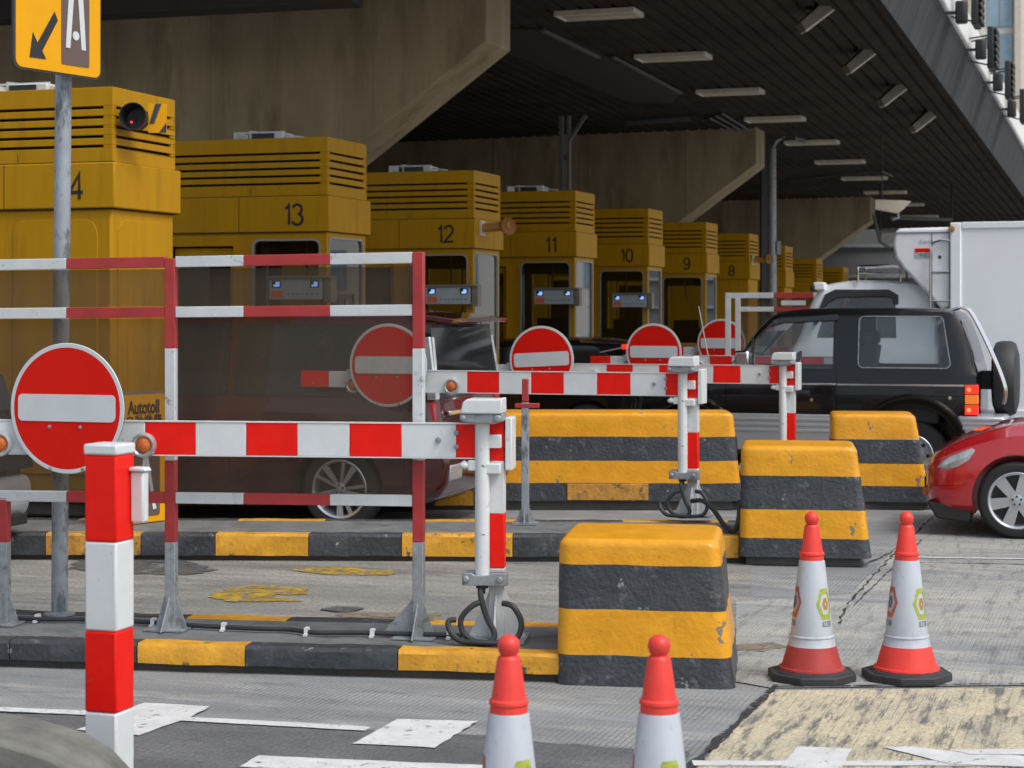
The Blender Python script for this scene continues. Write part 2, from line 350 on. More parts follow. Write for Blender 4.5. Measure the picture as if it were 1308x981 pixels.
road_mat('road_beige', (.58,.50,.34), (.46,.42,.30), (.55,.48,.34), .25, 7.0, .35, pale=(.30,.29,.25), pst=(1.2,.5,1), dst=(1.5,.20,1), dk=.9, dt=.50)
road_mat('road_right', (.41,.41,.375), (.21,.22,.23), (.34,.345,.325), .22, 13.0, .28, pale=(.48,.45,.37), dst=(1.3,.18,1), dk=.5, dt=.51)
pm('crack', (.035,.036,.038), .9, var=.3)
pm('worn_yellow', (.46,.29,.02), .7, var=.3, scale=9, dirt=(.2,.19,.15), dthr=.52, dscale=11, world=True, dsoft=.04)
pm('brown_patch', (.24,.19,.13), .85, var=.3, scale=6, world=True); pm('dark_patch', (.10,.10,.10), .6, var=.3, scale=6, world=True)  # brown and dark grey tones for patches on the road
worn('worn_yellow', .46, .22, 7); worn('brown_patch', .47, .12, 5); worn('dark_patch', .48, .12, 4); worn('crack', .52, .05, 14); worn('marking', .60, .04, 11)

def sheet(name, pts, mat, h, kind='structure', rag=0.0, parent=None):
    q = []
    for i, p in enumerate(pts):
        a = Vector(p); b = Vector(pts[(i+1) % len(pts)])
        if not rag: q.append(a); continue
        k = max(1, int((b-a).length/.06))
        for j in range(k):
            c = a.lerp(b, j/k); c = c+Vector((random.uniform(-rag,rag), random.uniform(-rag,rag), 0)); q.append(c)
    mb = MB(); mb.add([(c.x, c.y, h) for c in q], [list(range(len(q)))], mat)
    o = mb.build(name, parent, smooth=0); return tag(o, kind=kind) if kind else o
def gp(pxs): return [G(*p) for p in pxs]

mb = MB(); mb.add([(-250,-30,0),(250,-30,0),(250,420,0),(-250,420,0)], [(0,1,2,3)], 'road_concrete'); tag(mb.build('road', smooth=0), kind='structure')
sheet('road_lane', gp([(-500,800),(-500,714),(700,716),(960,722),(960,800),(720,846),(300,820)]), 'road_aggregate', .004)
sheet('road_slab', gp([(1195,652),(1700,668),(1700,872),(985,880),(940,872),(940,770),(1085,760)]), 'road_right', .0065)
sheet('road_asphalt', gp([(-400,902),(200,918),(470,934),(620,940),(700,950),(880,962),(820,1180),(-400,1180)]), 'road_dark', .0055, rag=.012)
sheet('anti_skid_surface', gp([(988,884),(1500,878),(1500,1180),(790,1180),(893,978)]), 'road_beige', .008, rag=.01)
# joints and cracks
def strip(name, pts, wpx, mat, h, rag=0.0, kind='structure'):
    a = [G(*p) for p in pts]; L_ = []; R_ = []
    q = []
    for i in range(len(a)-1):
        k = max(1, int((a[i+1]-a[i]).length/.08)) if rag else 1
        for j in range(k): q.append(a[i].lerp(a[i+1], j/k))
    q.append(a[-1])
    for i, c in enumerate(q):
        d = (q[min(i+1,len(q)-1)]-q[max(i-1,0)]).normalized(); nn = Vector((-d.y, d.x, 0))
        wd = wpx/2*(1+random.uniform(-.7,.7)*(0 if not rag else (1 if mat == 'crack' else .12))); off = random.uniform(-rag, rag)
        L_.append(c+nn*(wd+off)); R_.append(c-nn*(wd-off))
    n_ = len(q); mb = MB(); mb.add([(c.x,c.y,h) for c in L_+R_], [(i,i+1,n_+i+1,n_+i) for i in range(n_-1)], mat)
    return tag(mb.build(name, smooth=0), kind=kind)
strip('road_joint', [(992,877),(880,985),(800,1090)], .038, 'crack', .0105, .004)
strip('road_joint', [(985,879),(1400,874)], .022, 'crack', .0101, .006)
strip('road_crack', [(1215,640),(1180,672),(1150,700),(1118,735),(1085,770),(1070,800)], .016, 'crack', .0095, .012)
strip('road_crack', [(1150,700),(1120,716),(1105,722)], .014, 'crack', .0098, .012)
strip('road_joint', [(1178,690),(1090,775)], .012, 'crack', .009, .004)
strip('road_joint', [(1140,719),(1400,724)], .02, 'crack', .009, .004)
strip('lane_marking', [(1150,713),(1400,717)], .06, 'marking', .0115, .003)
strip('lane_marking', [(-60,906),(122,914)], .085, 'marking', .0115, .003)
strip('lane_marking', [(215,920),(330,926),(470,934)], .085, 'marking', .0115, .003)
sheet('lane_marking', gp([(98,935),(185,900),(268,905),(245,918),(178,942)]), 'marking', .011, rag=.006)
sheet('lane_marking', gp([(508,921),(610,924),(556,958),(451,953)]), 'marking', .011, rag=.006)
sheet('lane_marking', gp([(330,968),(512,976),(640,981),(640,992),(480,992),(305,982)]), 'marking', .010, rag=.006)
strip('lane_marking', [(885,978),(1400,978)], .085, 'marking', .011, .006)
sheet('lane_marking', gp([(1018,957),(1088,960),(1068,1000),(985,1000)]), 'marking', .013, rag=.005)
sheet('lane_marking', gp([(1128,958),(1165,957),(1240,966),(1330,970),(1330,984),(1215,980)]), 'marking', .013, rag=.005)
sheet('lane_marking', gp([(1215,962),(1330,960),(1330,968),(1240,968)]), 'marking', .015, rag=.005)
sheet('worn_marking', gp([(365,728),(430,726),(505,731),(500,736),(420,736)]), 'worn_yellow', .010, rag=.02)
sheet('worn_marking', gp([(262,764),(300,752),(325,748),(398,753),(392,760),(345,762),(385,769),(300,770)]), 'worn_yellow', .010, rag=.03)
sheet('road_patch', gp([(372,800),(440,784),(560,785),(560,800)]), 'brown_patch', .010, rag=.02)
sheet('road_patch', gp([(85,728),(100,716),(230,716),(282,729),(240,736),(150,734)]), 'dark_patch', .010, rag=.03)
sheet('road_patch', gp([(405,781),(430,776),(465,779),(440,785)]), 'dark_patch', .012, rag=.02)
sheet('road_patch', gp([(935,826),(985,822),(1010,828),(975,834),(938,832)]), 'brown_patch', .010, rag=.02)

# ---- traffic islands: a painted kerb with a dull top
def island(p0, p1, w_, h, segs, right=0.0, left=0.0, label=None):
    d = (p1-p0); d.z = 0; d.normalize(); a = p0-d*left; e = p1+d*right; Ln = (e-a).length
    hd = math.atan2(d.y, d.x)
    o = thing('traffic_island', label, 'traffic island', a, hd, 'long concrete islands between the toll lanes')
    mb = MB(); mb.box(0, Ln, .13, w_-.13, 0, h-.004, 'island_top'); mb.box(0, Ln, .05, .13, 0, .07, 'dark_conc')
    mb.box(0, Ln, w_-.13, w_-.05, 0, .07, 'dark_conc'); mb.build('island_slab', o, 0, smooth=0)
    xs = []
    for px0, px1, m in segs:
        def loc(px):
            k = (px-654)/F; return (k*a.y-a.x)/(d.x-k*d.y)
        xs.append((max(0, loc(px0)), min(Ln, loc(px1)), m))
    for side in (0, 1):
        for x0, x1, m in xs:
            if x1 <= x0: continue
            y0 = 0 if side == 0 else w_-.13
            mb = MB(); n_ = max(2, int((x1-x0)/.12)); prof = [(y0,.045),(y0,h-.02),(y0+.015,h),(y0+.13,h),(y0+.13,.045)]
            vs = []; fs = []
            for i in range(n_+1):
                x = x0+.003+(x1-x0-.006)*i/n_
                for (yy, zz) in prof:
                    j = .006 if 0 < i < n_ else .002
                    vs.append((x, yy+random.uniform(-j,j), zz+random.uniform(-j,j)*.6))
            for i in range(n_):
                for k in range(5): fs.append((i*5+k, (i+1)*5+k, (i+1)*5+(k+1)%5, i*5+(k+1)%5))
            fs += [(4,3,2,1,0), tuple(n_*5+k for k in range(5))]
            mb.add(vs, fs, m); mb.build('kerb_stone', o, smooth=35)
    return o
Y_, B_, YO = 'kerb_yellow', 'kerb_black', 'kerb_yellow_old'
island(G(0,853), G(714,873), .95, .15, [(-900,-400,B_),(-400,-210,YO),(-210,-35,B_),(-35,12,B_),(12,175,B_),(175,313,Y_),(313,508,B_),(508,716,Y_),(716,940,B_)], .75, 1.5,
       'near traffic island with a black and yellow kerb under the red and white mesh fence')
island(G(0,716), G(943,720), 1.05, .21, [(-500,-90,B_),(-90,58,B_),(58,180,YO),(180,275,B_),(275,394,Y_),(394,513,B_),(513,655,Y_),(655,800,B_),(800,944,Y_),(944,1060,B_)], .3, 1.2,
       'second traffic island with a striped kerb in front of the dark red minivan')
island(G(560,652), G(950,652), 1.2, .2, [(-500,200,B_),(200,420,YO),(420,555,B_),(555,605,Y_),(605,640,B_),(950,1010,B_),(1010,1062,YO)], 1.8, 12,
       'third traffic island carrying the long striped barrier beside the black off-road car')

# ---- concrete blocks and long barrier
def block(name, label, cat, loc, rz, L0, L1, W, h, bands, group, base=.0, sl=.05, r=.04):
    """tapered block; bands = [(z0, z1, material)]; L0..L1 along x at the foot"""
    o = thing(name, label, cat, loc, rz, group)
    zs = sorted(set([base]+[b[0] for b in bands]+[b[1] for b in bands]))
    fine = []
    for a, b in zip(zs, zs[1:]):
        k = max(1, int((b-a)/.035)); fine += [a+(b-a)*i/k for i in range(k)]
    fine += [zs[-1]-r*(1-math.sin(R(t)))+0 for t in (22,45,67)]; fine = sorted(set(x for x in fine if x < h-1e-4 and (x <= h-r or x > h-r)))
    fine = [z for z in fine if z <= h-r]+[h-r+r*math.sin(R(t)) for t in (0,20,40,58,74,90)]
    fine = sorted(set(round(z,4) for z in fine))
    def outline(z):
        t = z/h; ins = sl*t
        rr = 0 if z <= h-r else r*(1-math.sqrt(max(0, 1-((z-(h-r))/r)**2)))
        x0, x1, y0, y1 = L0+ins*.35+rr, L1-ins*1.6-rr, ins+rr, W-ins-rr
        cr = .07; pts = []
        for cx, cy, a0 in ((x1-cr,y0+cr,270),(x1-cr,y1-cr,0),(x0+cr,y1-cr,90),(x0+cr,y0+cr,180)):
            for k in range(6): a = R(a0+90*k/5); pts.append((cx+cr*math.cos(a), cy+cr*math.sin(a)))
        q = []
        for i in range(len(pts)):
            a = Vector(pts[i]); b = Vector(pts[(i+1) % len(pts)]); k = max(1, int((b-a).length/.08))
            for j in range(k): q.append(a.lerp(b, j/k))
        return q
    N0 = None; vs = []; rows = []
    base_pts = outline(0); n = len(base_pts)
    for z in fine:
        # resample in step with the foot outline so that rows match
        t = z/h; ins = sl*t; rr = 0 if z <= h-r else r*(1-math.sqrt(max(0, 1-((z-(h-r))/r)**2)))
        X0, X1, Y0, Y1 = L0+ins*.2+rr, L1-ins*1.7-rr, ins+rr, W-ins-rr
        row = []
        for p in base_pts:
            x = X0+(p.x-L0)/(L1-L0)*(X1-X0); y = Y0+(p.y)/(W)*(Y1-Y0)
            j = noise.noise(Vector((x*7+loc[0]*3, y*7, z*7)))*.006+noise.noise(Vector((x*23, y*23+loc[0], z*23)))*.003
            d = Vector((x-(X0+X1)/2, y-(Y0+Y1)/2)); d.normalize()
            row.append((x+d.x*j, y+d.y*j, z+ (noise.noise(Vector((x*5,y*5,9+loc[0])))*.004 if base < z < h-.02 else 0)))
        rows.append(row)
    zz = fine
    def mat_at(z):
        for b in bands:
            if b[0] <= z < b[1]: return b[2]
        return bands[-1][2]
    mb = MB(); allv = [v for r_ in rows for v in r_]; mb.add(allv, [], bands[0][2])
    for i in range(len(rows)-1):
        k = mb.mi(mat_at((zz[i]+zz[i+1])/2))
        for j in range(n): mb.f.append([i*n+j, i*n+(j+1)%n, (i+1)*n+(j+1)%n, (i+1)*n+j]); mb.fm.append(k)
    mb.f.append([(len(rows)-1)*n+j for j in range(n)]); mb.fm.append(mb.mi(bands[-1][2]))
    mb.f.append(list(range(n))[::-1]); mb.fm.append(mb.mi(bands[0][2]))
    mb.build('painted_body', o, smooth=50)
    if base:
        mb = MB(); mb.slab([(L0+.05,.05),(L1-.09,.05),(L1-.09,W-.05),(L0+.05,W-.05)], 0, base+.01, 'dark_conc'); mb.build('footing', o, .01)
    return o
BY, BB = 'block_yellow', 'block_black'
g1 = 'black and yellow striped concrete blocks at the island ends'
p = G(717,875); p.x -= .03; block('concrete_block', 'squat striped concrete block nearest the camera, left of the two middle cones', 'concrete block', (p.x,p.y,0), -R(8), 0, .905, .85, .74, [(0,.155,BB),(.155,.385,BY),(.385,.61,BB),(.61,.74,BY)], g1)
p = G(944,723); block('concrete_block', 'striped concrete block with a black hose beside it, directly behind the middle cones', 'concrete block', (p.x,p.y,0), -R(8), 0, .985, .85, .89, [(.07,.21,BB),(.21,.42,BY),(.42,.67,BB),(.67,.89,BY)], g1, base=.07, sl=.07)
p = G(1060,651); block('concrete_block', 'striped concrete block in front of the rear wheel of the black off-road car', 'concrete block', (p.x,p.y,0), -R(8), 0, .96, .8, .91, [(.08,.23,BB),(.23,.44,BY),(.44,.67,BB),(.67,.91,BY)], g1, base=.08, sl=.09)
p = G(640,652); o = block('long_barrier', 'long low concrete barrier striped yellow and black behind the second boom', 'concrete barrier', (p.x-.3,p.y,0), R(-1), 0, 2.6, .7, .93, [(.09,.26,BB),(.26,.47,BY),(.47,.70,BB),(.70,.93,BY)], None, base=.09, sl=.05)
mb = MB(); mb.box(.93,1.70,-.006,.02,.10,.255,'kerb_yellow_old'); mb.build('yellow_patch', o, .004)
# dull concrete nose bottom left
o = thing('concrete_nose', 'unpainted grey concrete nose with a rounded top in the bottom left corner', 'concrete block', P(-160,1000,6.28)*1, R(-5)); o.location.z = 0
mb = MB(); prof = [(-.6,0),(-.6,.52)]+[(-.2+.0,.52),(.10,.525),(.42,.49),(.60,.44),(.70,.385),(.77,.31),(.81,.2),(.82,.0)]
prof = [(x, z*.965) for x, z in prof]; mb.prism(prof, 0, .37, 'nose_conc'); mb.build('nose_body', o, .018, segs=2, smooth=40)

# ---- the deck overhead: ribbed soffit, deep beams, edge fascia
E0 = Vector((5.42, 27.4, 0))
ex = Vector((.32,.947,0)).normalized(); ux = Vector((ex.y, -ex.x, 0))
def soff(p): return 7.25-.03*p.y
def dk(u, v, dz=0): q = E0+ux*u+ex*v; return Vector((q.x, q.y, soff(q)+dz))
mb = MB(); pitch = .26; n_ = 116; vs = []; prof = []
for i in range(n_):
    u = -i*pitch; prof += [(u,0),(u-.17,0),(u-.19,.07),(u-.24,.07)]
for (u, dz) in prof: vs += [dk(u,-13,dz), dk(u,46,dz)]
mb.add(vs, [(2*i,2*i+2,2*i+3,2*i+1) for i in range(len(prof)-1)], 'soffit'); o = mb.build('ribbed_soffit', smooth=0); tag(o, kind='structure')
mb = MB()
A = [dk(.0,-13,.3), dk(.0,46,.3), dk(-30.5,46,.3), dk(-30.5,-13,.3)]
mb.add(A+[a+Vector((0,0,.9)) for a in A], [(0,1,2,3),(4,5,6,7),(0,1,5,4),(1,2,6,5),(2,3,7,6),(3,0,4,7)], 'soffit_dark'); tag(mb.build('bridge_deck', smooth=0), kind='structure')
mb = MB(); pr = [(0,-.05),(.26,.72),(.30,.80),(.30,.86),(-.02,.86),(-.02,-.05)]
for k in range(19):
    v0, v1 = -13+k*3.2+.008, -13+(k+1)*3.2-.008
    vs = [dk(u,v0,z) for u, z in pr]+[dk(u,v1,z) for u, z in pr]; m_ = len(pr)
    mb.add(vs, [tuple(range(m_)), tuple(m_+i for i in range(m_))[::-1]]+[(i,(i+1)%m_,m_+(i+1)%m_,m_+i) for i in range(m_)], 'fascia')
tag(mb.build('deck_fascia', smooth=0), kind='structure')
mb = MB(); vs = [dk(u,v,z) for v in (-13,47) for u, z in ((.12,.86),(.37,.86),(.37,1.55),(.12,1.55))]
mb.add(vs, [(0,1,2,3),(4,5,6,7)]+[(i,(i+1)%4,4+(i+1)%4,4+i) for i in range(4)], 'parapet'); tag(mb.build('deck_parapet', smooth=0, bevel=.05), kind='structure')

def beam(px, Y, zc, label, thick=1.03, drop=3.1, run=22):
    o = thing('concrete_beam', label, 'beam', (P(px,0,Y).x, Y, 0), -LH, 'deep haunched concrete beams under the deck')
    def top(x, y): q = Vector((P(px,0,Y).x, Y, 0))+U*x+V*y; return soff(q)+.12
    L1 = 3.3; ze = zc-L1*.72
    xs = [(0,zc),(-L1,ze),(-6.0,ze-.25),(-6.6,ze-.6),(-6.9,0),(-9.2,0),(-9.4,ze-.6),(-10,ze-.25),(-run,ze-.25)]
    n1 = 12; tops = [(-run+run*i/n1) for i in range(n1+1)]
    mb = MB(); vs = []
    for y in (0, thick):
        for x, z in xs: vs.append((x,y,z))
        for x in tops: vs.append((x,y,top(x,y)))
    n = len(xs)+len(tops)
    fs = [tuple(range(n)), tuple(n+i for i in range(n))[::-1]]+[(i,(i+1)%n,n+(i+1)%n,n+i) for i in range(n)]
    mb.add(vs, fs, 'concrete_beam'); mb.build('beam_web', o, .02, smooth=0)
    # formwork board joints cast into the face
    mb = MB()
    for x in (-1.6,-3.9,-4.1,-6.2,-8.4,-10.6): mb.box(x,x+.025,-.012,.01,max(ze+.02, zc-.72*min(-x,L1)*1.0+.08), top(x,0)-.2,'concrete_beam')
    mb.build('formwork_rib', o, 0, smooth=0)
    return o
beam(621, 25.0, 5.49, 'nearest concrete beam, its slanted end above booths 13 and 12')
beam(966, 42.0, 5.18, 'middle concrete beam with its slanted end above booths 9 and 8')
beam(1112, 59.0, 4.72, 'farthest concrete beam, ending beside the white camera')
# hanging duct across the top left
o = thing('service_duct', 'dark service duct running along the top of the nearest beam', 'duct', P(0,30,22.8), 0)
q0, q1 = P(-200,39,24.6)-o.location, P(457,6,23.2)-o.location
mb = MB(); mb.bar(q0+Vector((0,0,.3)), q1+Vector((0,0,.3)), .5, .6, 'soffit_dark'); mb.build('duct_casing', o, .02)
for t_ in (.1,.4,.7,.95): h_ = q0.lerp(q1, t_); mb = MB(); mb.tube([h_+Vector((0,0,.55)), h_+Vector((0,0,1.4))], .03, 'dark_steel', 6); mb.build('hanger', o)

# ceiling light troughs
def deck_hit(px, py):   # where the ray through a pixel meets the sloping soffit
    k = (HY-py)/F; Y = 5.35/(k+.03); return P(px,py,Y)
lt = [(765,15),(860,70),(933,115),(990,150),(1037,180),(1073,205),(1104,226),(1131,244),(1155,260),(1175,275)]
names = ['nearest the camera, at the top edge','second from the camera','third from the camera, right of the first beam end','just left above the middle beam end','just right of the tall lamp post top','first one past the tall lamp post','second one past the tall lamp post','third one past the tall lamp post, above the white camera','right behind the white camera','farthest, above the truck cooling unit']
p0 = deck_hit(*lt[0])
t0 = thing('ceiling_light', 'unlit pale ceiling light trough '+names[0], 'ceiling light', p0-Vector((0,0,.03)), -LH, 'unlit ceiling lights in a row under the deck')
mb = MB()
mb.box(-.62,.62,-.30,-.27,-.05,.03,'trough'); mb.box(-.62,.62,.27,.30,-.05,.03,'trough'); mb.box(-.62,-.59,-.27,.27,-.05,.03,'trough'); mb.box(.59,.62,-.27,.27,-.05,.03,'trough'); mb.box(-.59,.59,-.27,.27,-.025,.03,'trough')
mb.build('light_frame', t0, .006)
mb = MB(); mb.tube([(-.56,-.06,-.025),(.56,-.06,-.025)], .016, 'cream', 8); mb.build('lamp_tube', t0)
mb = MB(); mb.tube([(-.56,.06,-.025),(.56,.06,-.025)], .016, 'cream', 8); mb.build('lamp_tube', t0)
for (x, y), nm in list(zip(lt, names))[1:]:
    c = copy_tree(t0); c.location = deck_hit(x, y)-Vector((0,0,.03)); c['label'] = 'unlit pale ceiling light trough '+nm
# hanging floodlights
fl = [(1040,22,'at the top edge of the view'),(1096,77,'second from the camera'),(1138,121,'third from the camera'),(1177,155,'farthest from the camera')]
f0 = None
for i, (x, y, nm) in enumerate(fl):
    loc = deck_hit(x, y-12); loc = P(x, y, loc.y)
    if f0 is None:
        f0 = thing('floodlight', '', 'floodlight', loc, -LH+R(25), 'box floodlights hung under the deck edge')
        mb = MB(); mb.prism([(-.25,-.10),(-.17,-.22),(.25,.10),(.13,.24)], -.16, .16, 'screen_hood'); mb.build('lamp_housing', f0, .008)
        mb = MB(); mb.bar((-.165,0,-.232),(.262,0,.093),.30,.03,'trough'); mb.build('lamp_front', f0)
        mb = MB(); mb.tube([(.1,-.1,.12),(.1,-.1,.42)],.015,'dark_steel',6); mb.tube([(.1,.1,.12),(.1,.1,.42)],.015,'dark_steel',6); mb.tube([(-.5,0,.38),(.5,0,.40)],.02,'dark_steel',6); mb.build('bracket', f0)
        c = f0
    else: c = copy_tree(f0)
    c.location = loc; c['label'] = 'angled box floodlight under the deck edge, '+nm
# overhead lane signals on the deck edge
sg = [(6.4,'topmost, cut by the frame'),(9.9,'second from the top'),(14.6,'third from the top'),(19.6,'lowest, with a red face')]
s0 = None
for v, nm in sg:
    q = E0+ux*.78+ex*v
    if s0 is None:
        s0 = thing('lane_signal', '', 'lane signal', (0,0,0), -math.atan2(ex.x, ex.y), 'lane signal boards fixed along the deck edge')
        mb = MB(); mb.box(-.06,.06,-.38,.38,-.40,.40,'black_plastic'); mb.build('signal_case', s0, .02)
        mb = MB()
        for i in range(6):
            for j in range(5): mb.lathe([(.05,0),(.06,.05),(.055,.06)],'black_plastic',8,TR(.06,-.28+j*.14,-.32+i*.13)@RY(R(90)))
        mb.build('lens_hood', s0)
        mb = MB(); mb.bar((-.06,-.2,.25),(-.44,-.2,.20),.03,.03,'dark_steel'); mb.build('bracket', s0); mb = MB(); mb.bar((-.06,.2,.25),(-.44,.2,.20),.03,.03,'dark_steel'); mb.build('bracket', s0); mb = MB(); mb.bar((-.06,0,-.3),(-.44,0,-.2),.03,.03,'dark_steel'); mb.build('bracket', s0)
        c = s0
    else: c = copy_tree(s0)
    c.location = (q.x, q.y, CH+{6.4:5.42,9.9:5.08,14.6:5.01,19.6:4.96}[v]); c['label'] = 'black backed lane signal board on the deck edge, '+nm
    if v > 18:
        mb = MB(); mb.box(.125,.14,-.3,.3,-.34,.34,'led_red'); mb.build('lit_face', c, .0)
s1 = None
for v, nm in [(5.1,'highest'),(9.0,'second down'),(13.3,'third down'),(17.6,'lowest')]:
    q = E0+ux*.64+ex*v
    if s1 is None:
        s1 = thing('traffic_light', '', 'traffic light', (0,0,0), -math.atan2(ex.x, ex.y), 'small black signal heads between the lane signal boards')
        mb = MB(); mb.slab([(-.12,-.16),(.08,-.16),(.14,-.1),(.14,.1),(.08,.16),(-.12,.16)],-.24,.24,'black_plastic',Matrix.Scale(.78,4)); mb.build('signal_case', s1, .03)
        mb = MB(); mb.bar((-.09,0,0),(-.30,0,0),.05,.05,'dark_steel'); mb.build('bracket', s1)
        c = s1
    else: c = copy_tree(s1)
    c.location = (q.x, q.y, CH+5.24-.03*v); c['label'] = 'small black signal head on the pale parapet, '+nm+' of the row'
# buildings beyond
o = thing('office_building', 'cream building with a tall blue glass strip beyond the deck edge', 'building', (21.0, 80, 0), -R(6))
mb = MB(); mb.box(-4,26,0,14,0,42,'facade_white'); mb.build('wall', o)
for k, (a, b, m) in enumerate([(-4,-2.8,'cream'),(-2.6,-2.1,'cream'),(-1.6,-1.1,'cream')]):
    mb = MB(); mb.box(a,b,-.35,0,0,42,m); mb.build('pier', o)
for k in range(10):
    mb = MB(); mb.box(-.75,.3,-.06,0,2+k*4,5.7+k*4,'facade_glass'); mb.box(-.25,-.2,-.09,-.06,2+k*4,5.7+k*4,'win_frame'); mb.build('window', o)
mb = MB(); mb.box(.33,.6,-.4,0,0,42,'cream'); mb.build('pier', o)
o = thing('tower_block', 'pale tiled building behind the farthest lane signals', 'building', (34, 78, 0), -R(4))
mb = MB(); mb.box(-4.5,30,0,14,0,40,'facade_white'); mb.build('wall', o)
for k in range(9):
    for j in range(5):
        mb = MB(); mb.box(-1+j*4,1+j*4,-.05,0,3+k*4,5+k*4,'facade_glass'); mb.build('window', o)
# grey louvred wall closing the far end under the deck
o = thing('louvred_wall', 'dark grey panelled wall at the far end under the deck', 'wall', (12, 74, 0), 0)
mb = MB()
mb.box(-46,20,0,.4,0,5.6,'grey_panel')
for k in range(4): mb.box(-46,20,-.12,-.0,.8+k*1.2,.92+k*1.2,'galv')
for k in range(12): mb.box(-40+k*5,-39.8+k*5,-.2,-.122,0,5.5,'dark_steel')
mb.build('panel', o)
# side wall behind the camera-left, keeps the far left dark under the deck
o = thing('side_wall', 'concrete wall closing the far left side under the deck', 'wall', (-19, 26, 0), 0)
mb = MB(); mb.box(0,.4,0,60,0,6.6,'concrete_beam'); mb.build('wall_face', o)

# darker recessed panel with two pale edge strips, and conduits, under the deck
def dpt(px, py, dz=0): q = deck_hit(px, py); return Vector((q.x, q.y, q.z+dz))
o = thing('access_panel', 'smooth dark ceiling panel with pale edge strips right of the nearest beam end', 'ceiling panel', (0,0,0), 0)
q_ = [dpt(*p,-.03) for p in ((648,36),(693,35),(870,116),(858,130),(800,128),(648,66))]
mb = MB(); n_ = len(q_); mb.add(q_+[v+Vector((0,0,.05)) for v in q_], [tuple(range(n_)), tuple(n_+i for i in range(n_))]+[(i,(i+1)%n_,n_+(i+1)%n_,n_+i) for i in range(n_)], 'soffit_dark'); mb.build('panel', o, smooth=0)
for a, b in (((693,35),(765,70)),((783,69),(870,116))): mb = MB(); mb.bar(dpt(*a,-.05), dpt(*b,-.05), .07, .03, 'grey_panel'); mb.build('edge_strip', o)
o = thing('conduit_run', 'thin cable conduits crossing the ceiling to the middle beam end', 'conduit', (0,0,0), 0)
for k in range(3): mb = MB(); mb.tube([dpt(800,152+k*2,-.06), dpt(880,146+k*2,-.06), dpt(922-k*8,141+k*3,-.06), dpt(962-k*8,166+k*1,-.06)], .022, 'grey_panel', 6); mb.build('conduit', o)
o = thing('conduit_run', 'long pale conduit under the ceiling right of the tall lamp post', 'conduit', (0,0,0), 0)
mb = MB(); mb.tube([dpt(1010,228,-.06), dpt(1060,222,-.06), dpt(1128,216,-.06), dpt(1140,222,-.06)], .03, 'grey_panel', 6); mb.build('conduit', o)
# ================================================================ TOLL BOOTHS
BW, BL = 1.1, 3.3
def louvre(mb, x0, x1, y0, y1, z0, z1):
    """solid below, five slots with slats between, all round"""
    n = 5; zs0 = z0+.115; st = (z1-.10-zs0)/n
    t = .03; g = .024
    def ringbox(a, b):
        mb.box(x0,x1,y0,y0+t,a,b,'booth_yellow'); mb.box(x0,x1,y1-t,y1,a,b,'booth_yellow')
        mb.box(x1-t,x1,y0+t,y1-t,a,b,'booth_yellow'); mb.box(x0,x0+t,y0+t,y1-t,a,b,'booth_yellow')
    ringbox(z0, zs0)
    for i in range(n):
        a = zs0+i*st+g; b = zs0+(i+1)*st if i < n-1 else z1
        ringbox(a, b)
        for (cx0,cx1,cy0,cy1) in ((x1-.09,x1,y0,y0+t),(x1-t,x1,y0+t,y0+.06),(x1-t,x1,y1-.08,y1-t),(x1-.09,x1,y1-t,y1),(x0,x0+.09,y0,y0+t)):
            mb.box(cx0+.001,cx1-.001,cy0+.001,cy1-.001,zs0+i*st,a,'booth_yellow')
    mb.box(x0+.05,x1-.05,y0+.05,y1-.05,z0,z1-.06,'slot_dark'); mb.box(x0+t,x1-t,y0+t,y1-t,z1-.05,z1-.01,'booth_yellow')
def window_part(o, side, a, b, z0, z1, r, frost='booth_glass', thick=.05):
    """rounded window: rubber/metal surround with a pane; side 's' faces -y, 'f' faces +x"""
    f = MB(); out = rrect(a,b,z0,z1,r); inn = rrect(a+.022,b-.022,z0+.022,z1-.022,max(.01,r-.022))
    T = TR(0,0,0) if side == 's' else TR(0,0,0)@RZ(R(90))
    ring_panel(f, out, inn, -.006 if side == 's' else -.006, thick, 'win_frame', T)
    w_ = f.build('window', o, smooth=25)
    p = MB(); p.prism(inn, .018, .024, frost, T); p.build('pane', w_, smooth=0)
    return w_
def wall_with_hole(mb, a0, a1, z0, z1, hole, t, m, T=None, r=.09):
    """a panel from a0..a1, z0..z1 with one rounded hole"""
    h0, h1, k0, k1 = hole
    inn = rrect(h0,h1,k0,k1,r); out = []
    for (x, z) in inn:
        cx = a1 if x > (h0+h1)/2 else a0; cz = z1 if z > (k0+k1)/2 else z0
        # project corner arcs onto the rectangle
        if x >= h1-r and z >= k1-r: f = math.atan2(z-(k1-r), x-(h1-r))/(math.pi/2); out.append((a1, k1-r+(z1-k1+r)*min(1,2*f)) if f < .5 else (a1-(a1-h1+r)*(2*f-1), z1))
        elif x <= h0+r and z >= k1-r: f = math.atan2(z-(k1-r), (h0+r)-x)/(math.pi/2); out.append((a0, k1-r+(z1-k1+r)*min(1,2*f)) if f < .5 else (a0+(h0+r-a0)*(2*f-1), z1))
        elif x <= h0+r: f = math.atan2((k0+r)-z, (h0+r)-x)/(math.pi/2); out.append((a0, k0+r-(k0+r-z0)*min(1,2*f)) if f < .5 else (a0+(h0+r-a0)*(2*f-1), z0))
        else: f = math.atan2((k0+r)-z, x-(h1-r))/(math.pi/2); out.append((a1, k0+r-(k0+r-z0)*min(1,2*f)) if f < .5 else (a1-(a1-h1+r)*(2*f-1), z0))
    ring_panel(mb, out, inn, 0, t, m, T)
